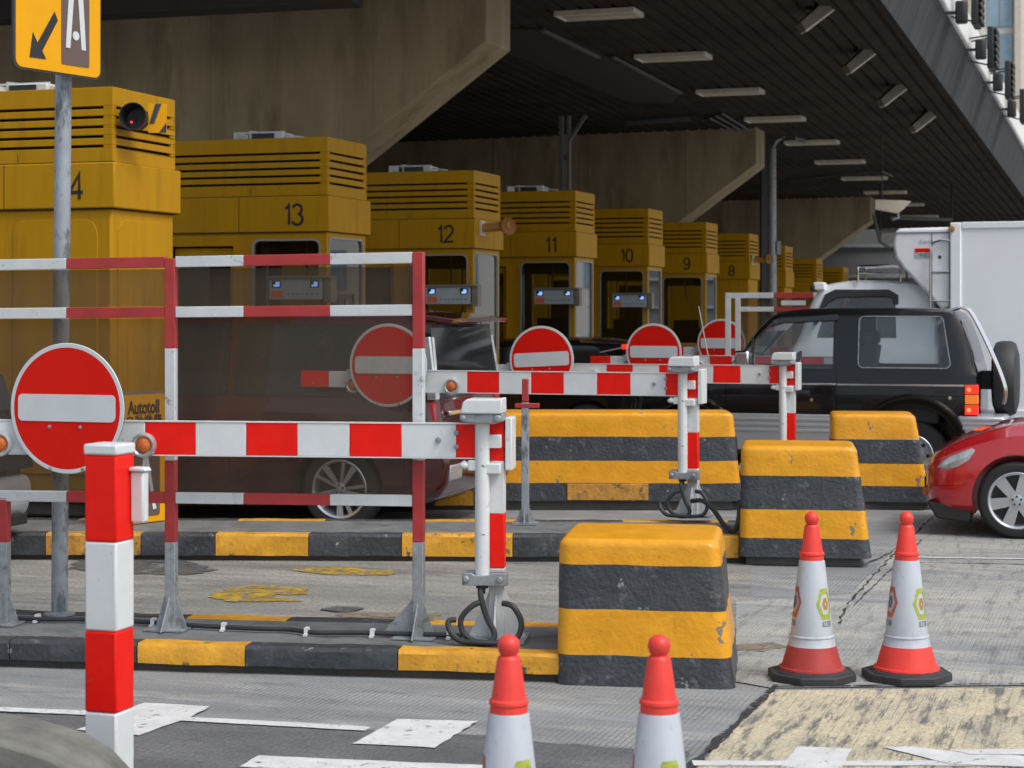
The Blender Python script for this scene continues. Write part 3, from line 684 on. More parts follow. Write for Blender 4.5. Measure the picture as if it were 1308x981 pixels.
def booth_shell(o, kind):
    mb = MB(); louvre(mb, -BL, -.004, .02, BW-.03, 2.92, 3.53); mb.build('louvred_roof', o, .004, smooth=0)
    mb = MB(); mb.box(-BL-.02,.02,0,BW+.03,2.54,2.917,'booth_yellow'); mb.build('header_band', o, .012)
    for sx_ in (-1.02,-2.15): mb = MB(); mb.box(sx_,sx_+.006,-.0015,.01,2.545,2.912,'slot_dark'); mb.box(sx_+.12,sx_+.124,.0185,.03,2.93,3.0,'slot_dark'); mb.build('panel_seam', o)
    mb = MB(); mb.box(-BL-.018,.018,.004,.012,2.917,2.921,'slot_dark'); mb.box(-BL-.0,.001,.004,BW+.02,2.535,2.5395,'slot_dark'); mb.build('panel_joint', o)
    x1, y0, y1 = -.02, .03, BW-.03
    mb = MB()
    if kind == 'solid':
        mb.box(-BL,x1,y0,y1,0.12,2.537,'booth_yellow'); mb.box(-BL+.02,x1-.03,y0+.03,y1-.03,0,.12,'dark_conc'); mb.build('wall', o, .02)
        for a, b in ((-.95,-.15),(-1.95,-1.1),(-3.0,-2.1)):
            m2 = MB(); m2.prism(rrect(a,b,.35,2.45,.12), y0-.008, y0+.01, 'booth_yellow'); m2.build('side_panel', o, .004, smooth=25)
        m2 = MB(); m2.prism(rrect(.12,.96,.35,2.45,.12), x1*-1-.01, .028, 'booth_yellow', RZ(R(90))@TR(0,0,0)); p_ = m2.build('front_panel', o, .004, smooth=25)
        p_.location = (0.0, 0, 0)
        return
    # cab with windows: lower walls, pillars, rails
    mb.box(-BL,x1,y0,y0+.05,.12,1.1,'booth_yellow'); mb.box(-BL,x1,y1-.05,y1,.12,1.1,'booth_yellow'); mb.box(x1-.05,x1,y0+.05,y1-.05,.12,1.1,'booth_yellow'); mb.box(-BL,-BL+.05,y0+.05,y1-.05,.12,2.537,'booth_yellow')
    mb.box(-BL+.02,x1-.03,y0+.03,y1-.03,0,.12,'dark_conc')
    mb.build('wall', o, .008)
    mb = MB()
    wall_with_hole(mb, -.98, x1, 1.102, 2.537, (-.88,-.085,1.15,2.47), .05, 'booth_yellow', TR(0,y0,0))
    mb.box(-1.9,-1.84,y0,y0+.05,1.1,2.537,'booth_yellow'); mb.box(-1.10,-.982,y0,y0+.05,1.1,2.537,'booth_yellow'); mb.box(-1.84,-1.10,y0,y0+.05,2.40,2.537,'booth_yellow'); mb.box(-BL+.05,-1.9,y0,y0+.05,1.1,2.537,'booth_yellow')
    wall_with_hole(mb, y0+.052, y1-.052, 1.102, 2.537, (.085,1.01,1.15,2.49), .05, 'booth_yellow', TR(x1,0,0)@RZ(R(90)))
    wall_with_hole(mb, -1.2, x1, 1.102, 2.537, (-1.0,-.3,1.15,2.47), .05, 'booth_yellow', TR(0,y1-.05,0))
    mb.box(-BL+.05,-1.2,y1-.05,y1,1.1,2.537,'booth_yellow')
    mb.build('window_frame', o, .004, smooth=25)
    w_ = window_part(o, 's', -.88,-.085,1.15,2.47,.09); w_.location = (0,y0,0)
    w_ = window_part(o, 'f', .085,1.01,1.15,2.49,.09,'front_glass'); w_.location = (x1,0,0)
    # door: sliding leaf with frame
    mb = MB(); mb.box(-1.82,-1.78,y0+.055,y0+.085,.2,2.38,'booth_yellow'); mb.box(-1.16,-1.12,y0+.055,y0+.085,.2,2.38,'booth_yellow'); mb.box(-1.78,-1.16,y0+.055,y0+.085,2.3,2.38,'booth_yellow'); mb.box(-1.78,-1.16,y0+.055,y0+.085,.2,1.15,'booth_yellow'); d = mb.build('door', o, .004)
    mb = MB(); mb.box(-1.779,-1.161,y0+.068,y0+.073,1.151,2.299,'booth_glass'); mb.build('pane', d, smooth=0)
    # inside: desk, partition, back board, seat
    mb = MB(); mb.box(-BL+.06,-1.95,.12,y1-.08,.15,2.5,'booth_inside'); mb.box(-1.9,-1.02,y1-.075,y1-.06,1.1,2.5,'booth_inside'); mb.box(-1.02,x1-.07,y1-.075,y1-.06,1.1,1.45,'booth_inside'); mb.box(-1.02,x1-.07,y1-.075,y1-.06,2.3,2.5,'booth_inside'); mb.box(-.30,-.24,y1-.12,y1-.06,1.1,2.5,'booth_inside'); mb.build('partition', o)
    mb = MB(); mb.box(-.85,-.1,.35,.95,1.12,1.17,'booth_inside'); mb.box(-.80,-.35,.62,.9,1.17,1.62,'black_plastic'); mb.box(-.30,-.12,.5,.75,1.17,1.42,'seat'); mb.box(-1.5,-1.42,.4,.9,1.2,2.1,'booth_inside'); mb.build('desk', o, .01)
    mb = MB(); mb.box(-1.12,-1.06,.75,.8,1.1,2.5,'win_frame'); mb.tube([(-.6,.8,2.5),(-.6,.8,2.1),(-.55,.75,2.0)],.012,'win_frame',6); mb.build('inner_post', o)
def fare_display(o):
    mb = MB(); mb.box(-.60,.0,-.14,-.02,1.83,2.045,'screen_box'); d = mb.build('fare_display', o, .006)
    mb = MB(); mb.prism([(-.62,2.05),(.10,2.05),(.10,2.075),(-.62,2.075)],-.17,.02,'screen_hood'); mb.box(.02,.10,-.13,.02,1.80,2.05,'screen_hood'); mb.build('hood', d, .004)
    for a, b, m in ((-.565,-.46,'facade_glass'),(-.13,-.03,'facade_glass')):
        mb = MB(); mb.box(a,b,-.146,-.138,1.955,2.03,'black_plastic'); mb.box(a+.045,b-.015,-.150,-.1465,1.965,2.015,'led_blue'); mb.box(a+.02,a+.044,-.150,-.1465,1.965,1.985,'led_cyan'); mb.build('screen', d)
    mb = MB(); mb.box(-.57,-.44,-.146,-.138,1.85,1.925,'orange_label'); mb.build('price_label', d)
    mb = MB()
    for i in range(7): mb.box(-.40+i*.055,-.37+i*.055,-.144,-.139,1.885,1.893,'black_plastic')
    mb.build('button_row', d)
def booth(n, px, Y, py_top, kind, first, label):
    q = P(px, 0, Y); z = CH+(HY-py_top)*Y/F-3.53
    o = first if not first.get('used') else copy_tree(first)
    if o is first: first['used'] = 1; 
    o.location = (q.x, q.y, z); o['label'] = label
    return o
tall = thing('toll_booth', '', 'toll booth', (0,0,0), -LH, 'yellow toll booths in a long row'); booth_shell(tall, 'solid')
cabt = thing('toll_booth', '', 'toll booth', (0,0,0), -LH, 'yellow toll booths in a long row'); booth_shell(cabt, 'window'); fare_display(cabt)
B = {}
spec = [(14,143,110,'solid'),(13,418,174,'window'),(12,605,217,'window'),(11,735,243,'window'),(10,828,266,'window'),(9,902,283.5,'window'),(8,957,298,'solid'),(7,1003,314,'solid'),(6,1043,330,'solid'),(5,1077,341,'solid')]
lab = {14:'nearest yellow toll booth at the far left, numbered 14, its number partly behind the pole',13:'yellow toll booth numbered 13 above the dark red minivan',12:'yellow toll booth numbered 12 with an orange beacon on its front',11:'yellow toll booth numbered 11 above the third no entry sign',10:'yellow toll booth numbered 10 above the fourth no entry sign',9:'yellow toll booth numbered 9 with tall dark window',8:'windowless yellow toll booth numbered 8 behind the farthest mesh fence',7:'yellow toll booth partly hidden by the tall lamp post',6:'small far yellow toll booth, second from the right end of the row',5:'smallest farthest yellow toll booth at the right end of the row'}
for i, (n, px, py, kind) in enumerate(spec):
    src = tall if kind == 'solid' else cabt
    Y = 15.3+4.25*i
    if not src.get('done'): o = src; src['done'] = True
    else: o = copy_tree(src)
    q = P(px, 0, Y); o.location = (q.x, q.y, CH+(HY-py)*Y/F-3.53); o['label'] = lab[n]; B[n] = o
for s_ in (tall, cabt):
    del s_['done']
for o in list(B.values()):
    if 'done' in o: del o['done']
for ch in [x for x in C.objects if x.parent == B[9] and x.name.startswith('fare_display')]:
    for g in [x for x in C.objects if x.parent == ch]: bpy.data.objects.remove(g)
    bpy.data.objects.remove(ch)
def arc(cx, cy, rx, ry, a0, a1, n=14): return [(cx+rx*math.cos(R(a0+(a1-a0)*i/n)), cy+ry*math.sin(R(a0+(a1-a0)*i/n))) for i in range(n+1)]
GL = {'1':[[(.10,.80),(.20,.86),(.28,1.0),(.28,0)]], '2':[arc(.28,.73,.24,.27,165,-35)+[(.04,.045),(.54,.045)]],
      '3':[arc(.26,.755,.22,.245,160,-80),arc(.26,.27,.25,.27,85,-160)], '4':[[(.42,0),(.42,.98),(.03,.27),(.56,.27)]],
      '0':[arc(.29,.5,.24,.5,0,360,26)], '9':[arc(.28,.70,.23,.30,0,360,22),arc(.27,.42,.24,.42,35,-70)+arc(.26,.20,.22,.20,-95,-165)],
      '8':[arc(.28,.75,.21,.25,0,360,20),arc(.28,.26,.25,.26,0,360,20)]}
def number(s_, hgt, parent, loc):
    wd = {'1':.46}; tot = sum(wd.get(c,.72) for c in s_)*hgt; x0 = -tot/2; th = .135*hgt; mb = MB()
    for c in s_:
        for pl in GL[c]:
            L_, R_ = [], []
            for i, p in enumerate(pl):
                q0 = Vector(pl[max(i-1,0)]); q1 = Vector(pl[min(i+1,len(pl)-1)]); 
                d0 = (Vector(p)-q0); d1 = (q1-Vector(p)); d0 = d0.normalized() if d0.length > 1e-6 else d1.normalized(); d1 = d1.normalized() if d1.length > 1e-6 else d0
                nn = Vector((-(d0+d1).y, (d0+d1).x)); nn.normalize(); k = min(2.2, 1/max(.35, nn.dot(Vector((-d0.y,d0.x)))))
                cpt = Vector((p[0]*hgt*1.12+x0, p[1]*hgt-hgt/2)); L_.append(cpt+nn*th/2*k); R_.append(cpt-nn*th/2*k)
            m_ = len(pl)
            for i in range(m_-1):
                mb.prism([tuple(L_[i]),tuple(L_[i+1]),tuple(R_[i+1]),tuple(R_[i])], -.004, -.001, 'digit')
        x0 += wd.get(c,.72)*hgt
    o = mb.build('number', parent, smooth=0); o.location = loc
for n in (14,13,12,11,10,9,8): number(str(n), .212, B[n], (-.375, 0, 2.72))
# air-conditioning frames on the roofs
ac = None
for n, x, nm in ((14,-1.0,'booth 14'),(13,-.85,'booth 13'),(12,-.9,'booth 12'),(11,-.8,'booth 11')):
    if ac is None:
        ac = thing('rooftop_cooler', '', 'air conditioner', (0,0,0), -LH, 'white air conditioners on the booth roofs')
        mb = MB(); mb.box(-.2,.2,0,.28,.02,.10,'old_white'); mb.build('cooler_case', ac, .01)
        mb = MB(); mb.box(-.16,.1,-.012,.0,.03,.09,'black_plastic'); mb.build('grille', ac)
        mb = MB(); mb.bar((-.22,.05,.12),(.42,.05,.04),.02,.02,'old_white'); mb.box(-.38,-.36,.0,.3,0,.11,'old_white'); mb.bar((-.37,.05,.105),(.2,.05,.105),.018,.018,'old_white'); mb.build('support_frame', ac)
        c = ac
    else: c = copy_tree(ac)
    c.location = B[n].location+U*x+V*.30+Vector((0,0,3.522)); c['label'] = 'white air conditioner on the roof of toll booth '+nm.split()[1]
# beacon lamps
def beacon(n, loc, label, s=1.0):
    o = thing('beacon_lamp', label, 'beacon', loc, -LH, 'orange round beacons on the booth fronts')
    mb = MB(); mb.tube([(-.02,0,0),(.36*s,0,.03)], [.055,.06], 'logo_brown', 14); mb.box(-.02,.0,-.09,.09,-.10,.10,'cream'); mb.build('arm', o)
    mb = MB(); mb.lathe([(.0,-.03),(.09,-.02),(.115,0),(.115,.02),(.10,.012),(.0,.012)], 'beacon_amber', 24, TR(.34*s,-.02,.02)@RZ(R(-36))@RY(R(86))); mb.build('lens', o)
    return o
q = B[12].location+U*.04+V*.25+Vector((0,0,2.80)); beacon(12, q, 'orange round beacon on the front of booth 12')
q = B[8].location+U*.04+V*.3+Vector((0,0,2.95)); beacon(8, q, 'orange round beacon on the front of booth 8, beside the lamp post')
# signal lamp on booth 14
o = thing('signal_lamp', 'black signal lamp with an orange striped side on the louvres of booth 14', 'signal lamp', B[14].location+U*.0+V*.26+Vector((0,0,3.28)), -LH)
hT = RZ(R(-75))@RY(R(88))
mb = MB(); mb.lathe([(.0,-.02),(.075,-.02),(.095,.02),(.10,.12),(.115,.20),(.108,.20),(.094,.12),(.088,.03),(0,.02)], 'black_plastic', 24, TR(.10,.0,0)@hT); mb.box(0,.10,-.03,.03,-.03,.03,'dark_steel'); mb.build('lamp_hood', o)
mb = MB(); sT = TR(.20,-.02,0)@RZ(R(18)); mb.box(0,.15,-.01,.01,-.115,.125,'sign_yellow',sT); mb.prism([(.01,-.04),(.05,-.04),(.11,.124),(.06,.124)],-.014,-.0105,'dark_steel',sT); mb.prism([(.09,-.114),(.15,-.114),(.15,-.03)],-.014,-.0105,'dark_steel',sT); mb.build('striped_plate', o)
mb = MB(); mb.lathe([(.0,0),(.008,0),(.008,.01),(0,.012)],'led_red',10,TR(.13,-.17,-.04)@hT); mb.build('lit_lamp', o)

# Autotoll board
o = thing('lane_board', 'yellow Autotoll board with a brown panel standing against booth 14', 'sign board', P(147,0,14.7), R(54)); o.location.z = .215
h = 1.02
mb = MB(); mb.prism(rrect(0,.547,0,h,.02), 0, .03, 'sign_yellow'); mb.build('board', o)
mb = MB(); mb.box(-.006,.553,.004,.04,-.0,.004,'dark_steel'); mb.box(-.004,.551,.006,.036,h-.006,h+.02,'screen_hood'); mb.build('board_edge', o)
mb = MB(); mb.prism(rrect(.16,.47,.05,.60,.02), -.004, 0, 'sign_brown'); mb.build('brown_panel', o)
text('Autotoll', .150, 'sign_black', o, (.300,-.003,h-.105), sx=.66, name='lettering', bold=.003)
text('自動繳費', .115, 'sign_black', o, (.30,-.003,h-.222), sx=.85, name='lettering')
mb = MB(); mb.bar((.22,-.007,.10),(.315,-.007,.55),.006,.035,'sign_white',up=Vector((1,0,0))); mb.bar((.41,-.0075,.10),(.315,-.0075,.55),.006,.035,'sign_white',up=Vector((1,0,0))); mb.lathe([(.03,0),(.03,.003)],'sign_white',20,TR(.315,-.004,.2)@RX(R(90))); mb.build('symbol', o)

# ================================================================ BARRIER GATES
def gate():
    o = thing('barrier_gate', '', 'barrier gate', (0,0,0), -LH, 'red and white swing barrier gates, one per lane')
    mb = MB(); mb.tube([(0,0,.30),(0,0,1.17)], .039, 'white_paint', 20); mb.box(-.075,-.03,-.02,.03,.90,.955,'white_paint'); mb.lathe([(0,0),(.028,.01),(.03,.03),(0,.05)],'white_paint',12,TR(-.095,-.0,.905)); mb.box(.0,.10,-.028,.028,.885,.94,'white_paint'); mb.build('round_post', o, .006)
    mb = MB(); z = [(0,.38,'old_white'),(.38,.67,'red_paint'),(.67,.95,'white_paint'),(.95,1.17,'red_paint')]
    for a, b, m in z: mb.box(.03,.112,.035,.117,a+.0,b-.0005,m)
    mb.build('square_post', o, .004)
    mb = MB()
    for T in (RZ(0),RZ(R(90)),RZ(R(180)),RZ(R(270))): mb.prism([(.04,.0),(.16,.0),(.04,.26)],-.006,.006,'old_white',TR(.071,.076,0)@T)
    mb.box(-.09,.23,-.06,.22,-.004,.012,'galv'); mb.build('post_foot', o)
    mb = MB(); mb.box(.03,.10,-.012,.034,1.02,1.09,'white_paint'); mb.build('latch_block', o, .004)
    mb = MB(); mb.box(.118,.155,.02,.20,.90,1.18,'white_paint'); mb.build('control_box', o, .006)
    mb = MB(); mb.prism([(-.105,1.205),(.118,1.205),(.118,1.287),(.09,1.282),(-.07,1.282),(-.09,1.265)],-.10,.09,'white_paint'); hd = mb.build('head_cover', o, .008)
    mb = MB(); mb.prism([(-.11,1.175),(-.09,1.160),(.07,1.150),(.12,1.165),(.12,1.204),(-.105,1.204)],-.085,.08,'galv'); mb.lathe([(.022,0),(.02,.016),(0,.02)],'galv',10,TR(.095,-.085,1.18)@RX(R(90))); mb.lathe([(.018,0),(.016,.014),(0,.016)],'galv',6,TR(-.09,-.085,1.183)@RX(R(90))); mb.build('hinge_casting', hd, .005)
    mb = MB(); mb.prism([(-.10,.30),(.135,.30),(.135,.365),(.06,.365),(.035,.352),(-.035,.352),(-.05,.365),(-.10,.365)],-.055,-.02,'galv'); mb.box(-.10,.135,.0,.034,.295,.37,'galv'); mb.tube([(0,0,.28),(0,0,.30)],.034,'dark_steel',16); mb.box(-.10,-.085,-.02,.0,.30,.365,'galv')
    for x in (-.078,.10): mb.lathe([(.019,0),(.019,.012),(.010,.018),(0,.018)],'galv',8,TR(x,-.055,.333)@RX(R(90)))
    mb.build('clamp', o, .003)
    # boom
    bs = [-.03,-.14,-.435,-.715,-1.0,-1.28,-1.56,-1.84,-2.93]
    ms = ['red_paint','white_paint','red_paint','white_paint','red_paint','white_paint','red_paint','white_paint']
    zt, zb = 1.145, .968; sl = .02
    mb = MB(); n = len(bs)
    for i in range(n-1):
        mb.prism([(bs[i+1]+.0006,zb+0),(bs[i]-.0006,zb),(bs[i]-.0006,zt),(bs[i+1]+.0006,zt)],0.0,.045,ms[i])
    mb.prism([(-3.10,zb+.028),(-2.9306,zb+.028),(-2.9306,zt-.012),(-3.10,zt-.012)],.005,.04,'white_paint')
    mb.prism([(-3.36,zb+.028),(-3.101,zb+.028),(-3.101,zt-.012),(-3.36,zt-.012)],.005,.04,'red_paint')
    bm_ = mb.build('boom', o, .004)
    mb = MB(); mb.box(-2.93,-.03,-.004,.049,zt,zt+.006,'white_paint'); mb.box(-2.93,-.03,-.004,.049,zb-.006,zb,'white_paint'); mb.build('boom_trim', bm_)
    for x, z_, r in ((-.138,1.10,.014),(-.138,1.025,.014),(-.235,1.06,.016)): mb = MB(); mb.lathe([(r,0),(r*.9,.012),(0,.016)],'galv',8,TR(x,-.001,z_)@RX(R(90))); mb.build('bolt', bm_)
    for x in (-1.97,-2.86):
        mb = MB(); mb.lathe([(.060,0),(.070,.012),(.066,.034),(.056,.036),(.044,.026),(.040,.022)],'lamp_clear',24,TR(x,-.002,1.02)@RX(R(90))); l = mb.build('lamp', bm_)
        mb = MB(); mb.lathe([(.040,.026),(.036,.036),(.022,.044),(0,.047)],'amber',24,TR(x,-.002,1.02)@RX(R(90))); mb.build('lens', l)
    # sign
    cx, cz, r = -2.53, 1.19, .35
    mb = MB(); T = TR(cx,-.045,cz)@RX(R(90))
    mb.lathe([(0,-.006),(r,-.006),(r+.002,.004),(r-.001,.008),(r-.022,.0085)],'sign_white',64,T,ms=['dark_steel','dark_steel','sign_white','sign_white','sign_white'])
    s_ = mb.build('no_entry_sign', o)
    mb = MB(); mb.lathe([(r-.022,.0086),(0,.009)],'sign_red',64,T); mb.build('red_disc', s_)
    mb = MB(); mb.prism(rrect(cx-.30,cx+.30,cz-.07,cz+.075,.028),-.058,-.053,'sign_white'); mb.build('white_bar', s_)
    for x, z_ in ((-.105,-.10),(.085,-.10),(-.10,-.325),(.10,-.325)): mb = MB(); mb.lathe([(.011,0),(.009,.006),(0,.008)],'galv',8,TR(cx+x,-.053,cz+z_)@RX(R(90))); mb.build('bolt', s_)
    mb = MB(); mb.box(cx-.15,cx-.11,-.045,.0,.9,1.42,'galv'); mb.box(cx+.11,cx+.15,-.045,.0,.9,1.42,'galv'); mb.build('sign_bracket', s_)
    # hose
    pts = []
    mb = MB()
    ctl = [(-.005,-.02,.29),(.0,-.05,.24),(.03,-.06,.14),(.075,-.07,.05),(.05,-.09,.0+.01),(-.02,-.09,.01),(-.09,-.085,.06),(-.10,-.08,.13),(-.05,-.07,.19),(-.0,-.05,.215)]
    def cr(ctl, k=6):
        q = [Vector(c) for c in ctl]; out = []
        for i in range(len(q)-1):
            p0,p1,p2,p3 = q[max(i-1,0)],q[i],q[i+1],q[min(i+2,len(q)-1)]
            for j in range(k):
                t = j/k; out.append(.5*((2*p1)+(-p0+p2)*t+(2*p0-5*p1+4*p2-p3)*t*t+(-p0+3*p1-3*p2+p3)*t**3))
        return out+[q[-1]]
    mb.tube(cr(ctl), .0155, 'hose', 10); mb.tube([(0,-.02,.30),(0,-.02,.255)], .02, 'black_plastic', 10)
    mb.tube(cr([(.11,-.02,.205),(.17,-.04,.19),(.215,-.06,.11),(.19,-.08,.03),(.10,-.11,.012),(0,-.12,.014),(-.10,-.11,.018),(-.155,-.09,.06),(-.17,-.07,.11),(-.13,-.06,.12)]), .0155, 'hose', 10)
    mb.build('hose_loop', o)
    return o
global_cr = None
g0 = gate()
gl = ['nearest barrier gate, its boom crossing the whole left half','second barrier gate, its no entry sign half behind the mesh fence','third barrier gate, its post in front of the black off-road car','fourth barrier gate, sign and boom seen between booth 10 and the black car','farthest barrier gate, its no entry sign beside the black windscreen']
gs = [(616,9.93,.155),(872,15.1,.25),(1000,18.9,.2),(None,22.5,.2,4.17),(None,26.3,.24,5.43)]
for i, g in enumerate(gs):
    c = g0 if i == 0 else copy_tree(g0)
    if g[0]: q = P(g[0],0,g[1]); q.z = g[2]
    else: q = Vector((g[3], g[1], g[2]))
    c.location = q; c['label'] = gl[i]
    if i == 2:
        for ch in list(C.objects):
            if ch.parent == c and ch.name.startswith('no_entry_sign'): pv = Vector((-2.53,0,1.19)); rr = Matrix.Rotation(-R(3),3,'Y'); ch.rotation_euler.y = -R(3); ch.location = pv-rr@pv
# the nearest gate has swung a little nearer the kerb line than the others
g0.rotation_euler.z = -R(7)
for ch in list(C.objects):
    if ch.parent == g0 and ch.name.startswith('no_entry_sign'):
        pv = Vector((-2.53,-.045,1.19)); rr = Matrix.Rotation(-R(12),3,'Z'); ch.rotation_euler.z = -R(12); ch.location = pv-rr@pv+Vector((.29,-.05,.03))
    if ch.parent == g0 and ch.name.startswith('boom'):
        for l in list(C.objects):
            if l.parent == ch and l.name.startswith('lamp'): l.location.x = .13 if l.name.split('.')[0] == l.name else .21
# the near boom droops a touch towards its tip
# cable from gate two to the second block
def crv(ctl, k=6):
    q = [Vector(c) for c in ctl]; out = []
    for i in range(len(q)-1):
        p0,p1,p2,p3 = q[max(i-1,0)],q[i],q[i+1],q[min(i+2,len(q)-1)]
        for j in range(k):
            t = j/k; out.append(.5*((2*p1)+(-p0+p2)*t+(2*p0-5*p1+4*p2-p3)*t*t+(-p0+3*p1-3*p2+p3)*t**3))
    return out+[q[-1]]
mb = MB(); mb.tube(crv([P(884,640,15.05),P(898,640,14.8),P(912,652,14.6),P(926,672,14.4),P(938,678,14.2),P(943,665,14.1),P(945,640,14.2)]), .019, 'hose', 10)
tag(mb.build('black_hose'), 'black hose looping from the second gate post to the block behind the cones', 'hose')
# pipe with white clips on the near island
o = thing('black_pipe', 'black pipe clipped along the top of the near island', 'pipe', P(0,0,10.6)*1, 0); o.location = (0,0,0)
mb = MB(); pts = []
for i, (px, py) in enumerate([(-60,789),(20,790),(60,791),(110,791),(180,794),(250,799),(330,803),(370,804),(400,808),(445,808),(490,809),(560,811),(590,812)]):
    q = G(px,py,.168); pts.append(q)
mb.tube(crv(pts,5), .013, 'hose', 10); mb.build('pipe', o)
for px, py in ((48,790),(120,792),(196,795),(286,801),(392,807),(476,809),(574,811)):
    q = G(px,py,.168); mb = MB(); mb.box(-.011,.011,-.022,.022,-.016,.024,'white_paint',TR(*q)@RZ(-R(8))); mb.box(-.01,.01,-.05,-.02,-.018,-.006,'white_paint',TR(*q)@RZ(-R(8))); mb.build('clip', o)

# ================================================================ MESH FENCE on the near island
o = thing('mesh_fence', 'red and white steel fence with grey mesh film on the near island', 'fence', (0,0,0), 0)
T_ = .058
posts = [(219,808,330,10.33),(535,820,322,10.07),(5,800,636,10.5),(-260,792,340,10.75)]
def fp(px, py, off=0.0):      # point on the fence plane
    a = P(219,0,10.33); b = P(535,0,10.07); k = (px-654)/F
    d = b-a; t = (k*a.y-a.x)/(d.x-k*d.y); Y = a.y+d.y*t
    return P(px, py, Y+off)
fa = math.atan2((P(535,0,10.07)-P(219,0,10.33)).y, (P(535,0,10.07)-P(219,0,10.33)).x)
for px, pb, pt, Y in posts:
    mb = MB(); q = fp(px, 0); top = fp(px, pt).z; seg = [(448,690,545,585)]
    br = [fp(px,y).z for y in ((pt,445,588,692) if px != 5 else (pt,637,638,692))]
    T = TR(q.x,q.y,0)@RZ(fa)
    for a, b, m in ((br[0]-.0,br[1],'old_red'),(br[1],br[2],'old_white'),(br[2],br[3],'old_red'),(br[3],.15,'galv')):
        mb.box(-T_/2,T_/2,-T_/2,T_/2,b+.0005,a,m,T)
    po = mb.build('fence_post', o, .004)
    mb = MB(); mb.box(-.13,.10,-.10,.10,.15,.158,'galv',T)
    mb.prism([(-.21 if px==535 else -.09,.158),(-T_/2,.158),(-T_/2,.36)],-.004,.004,'galv',T); mb.prism([(.09,.158),(T_/2,.158),(T_/2,.33)],-.004,.004,'galv',T)
    mb.prism([(-.16,.158),(-T_/2,.158),(-T_/2,.33)],-.004,.004,'galv',TR(q.x,q.y,0)@RZ(fa+R(90))); mb.build('post_foot', po)
def rail(y0, y1, x0, x1, segs, hpx):
    for a, b, m in segs:
        a_, b_ = max(a,x0), min(b,x1)
        pa, pb = fp(a_, y0+(y1-y0)*(a_-0)/541), fp(b_, y0+(y1-y0)*(b_-0)/541)
        hh = hpx/235
        mb.bar(pa, pb-(pb-pa).normalized()*.001, T_-.006, hh, m)
for y0, y1, nm in ((338.5,329,'top'),(400.5,396,'mid'),(633,639.5,'low')):
    mb = MB()
    sg_ = [(-256,-200,'old_white'),(-200,-95,'old_red'),(-95,87,'old_white'),(87,213,'old_red'),(226,313,'old_white'),(313,423,'old_red'),(423,528,'old_white')]
    rail(y0, y1, -300, 541, sg_, 14)
    mb.build('fence_rail', o, .003)
for x0, x1 in ((-250,212),(227,528)):
    for ya, yb, yc, yd in ((346,340,393,389),(408,404,626,632)):
        def yy(y0, y1, x): return y0+(y1-y0)*x/541
        a, b = fp(x0, yy(ya,yb,x0)), fp(x1, yy(ya,yb,x1)); c, d = fp(x1, yy(yc,yd,x1)), fp(x0, yy(yc,yd,x0))
        mb = MB(); mb.add([a,b,c,d,a+Vector((0,.003,0)),b+Vector((0,.003,0)),c+Vector((0,.003,0)),d+Vector((0,.003,0))],[(0,1,2,3)],'screen_film'); mb.v = mb.v[:4]; mb.build('mesh_panel', o, smooth=0)
# second fence, far, in front of booth 8
o = thing('mesh_fence', 'small red and white mesh fence in front of booth 8', 'fence', P(930,0,25.5), -LH+R(4)); o.location.z = 0
s = 2400/25.5; z0 = .25
def zz_(y): return CH-(y-HY)/s
mb = MB(); mb.box(-.035,.035,-.03,.03,z0,zz_(374),'old_white'); mb.box(.10,.17,-.03,.03,z0,zz_(381),'old_white'); mb.build('fence_post', o, .004)
mb = MB(); mb.box(3.0,3.07,-.03,.03,z0,zz_(374),'old_red'); mb.build('fence_post', o, .004)
for a, b in ((374,381),(392,398),(470,476)):
    mb = MB(); e = 2.98
    for x0, x1, m in ((.036 if a < 380 else .172,.62,'old_white'),(.62,1.15,'old_red'),(1.15,1.7,'old_white'),(1.7,2.3,'old_red'),(2.3,e,'old_white')): mb.box(x0,x1-.001,-.025,.025,zz_(b),zz_(a),m)
    mb.build('fence_rail', o, .003)
mb = MB(); mb.add([(.17,0,zz_(470)),(2.98,0,zz_(470)),(2.98,0,zz_(381)),(.17,0,zz_(381))],[(0,1,2,3)],'screen_film'); mb.build('mesh_panel', o, smooth=0)
mb = MB(); mb.box(.72,1.05,-.034,-.028,zz_(390),zz_(384),'old_white'); mb.build('name_plate', o)

# ================================================================ POLES AND SIGNS
o = thing('sign_pole', 'weathered galvanised pole on the near island carrying the yellow arrow sign', 'sign pole', P(76,0,10.82)*1, 0); o.location.z = .15
zt = P(80,-60,10.82).z-.15
mb = MB(); mb.tube([(0,0,0),(.012,0,zt*.5),(.03,0,zt)], .047, 'galv_pole', 20); mb.build('pole', o)
mb = MB(); mb.lathe([(.09,0),(.09,.012),(.05,.02)],'galv',20); mb.build('pole_foot', o)
mb = MB(); bx = (-2.72-o.location.x, 10.3-o.location.y, P(20,84,10.3).z-.15)
T = TR(*bx)@RZ(R(59)); W_ = .657; H_ = 1.0
mb.prism(rrect(-.012,W_+.012,-.012,H_+.012,.05), .004, .02, 'dark_steel', T); s_ = mb.build('sign_board', o)
mb = MB(); mb.prism(rrect(0,W_,0,H_,.045), -.001, .004, 'sign_yellow', T); mb.build('yellow_face', s_)
mb = MB(); mb.prism(rrect(.345,.565,.05,.95,.01), -.0045, -.0015, 'sign_brown', T); mb.build('brown_panel', s_)
mb = MB(); L_ = [(.375,.145),(.41,.145),(.455,.62),(.50,.145),(.535,.145),(.485,.78),(.425,.78)]; mb.prism(L_, -.008, -.0048, 'sign_white', T)
mb.lathe([(.026,0),(.026,.003)],'sign_white',20,T@TR(.455,-.005,.22)@RX(R(90))); mb.build('symbol', s_)
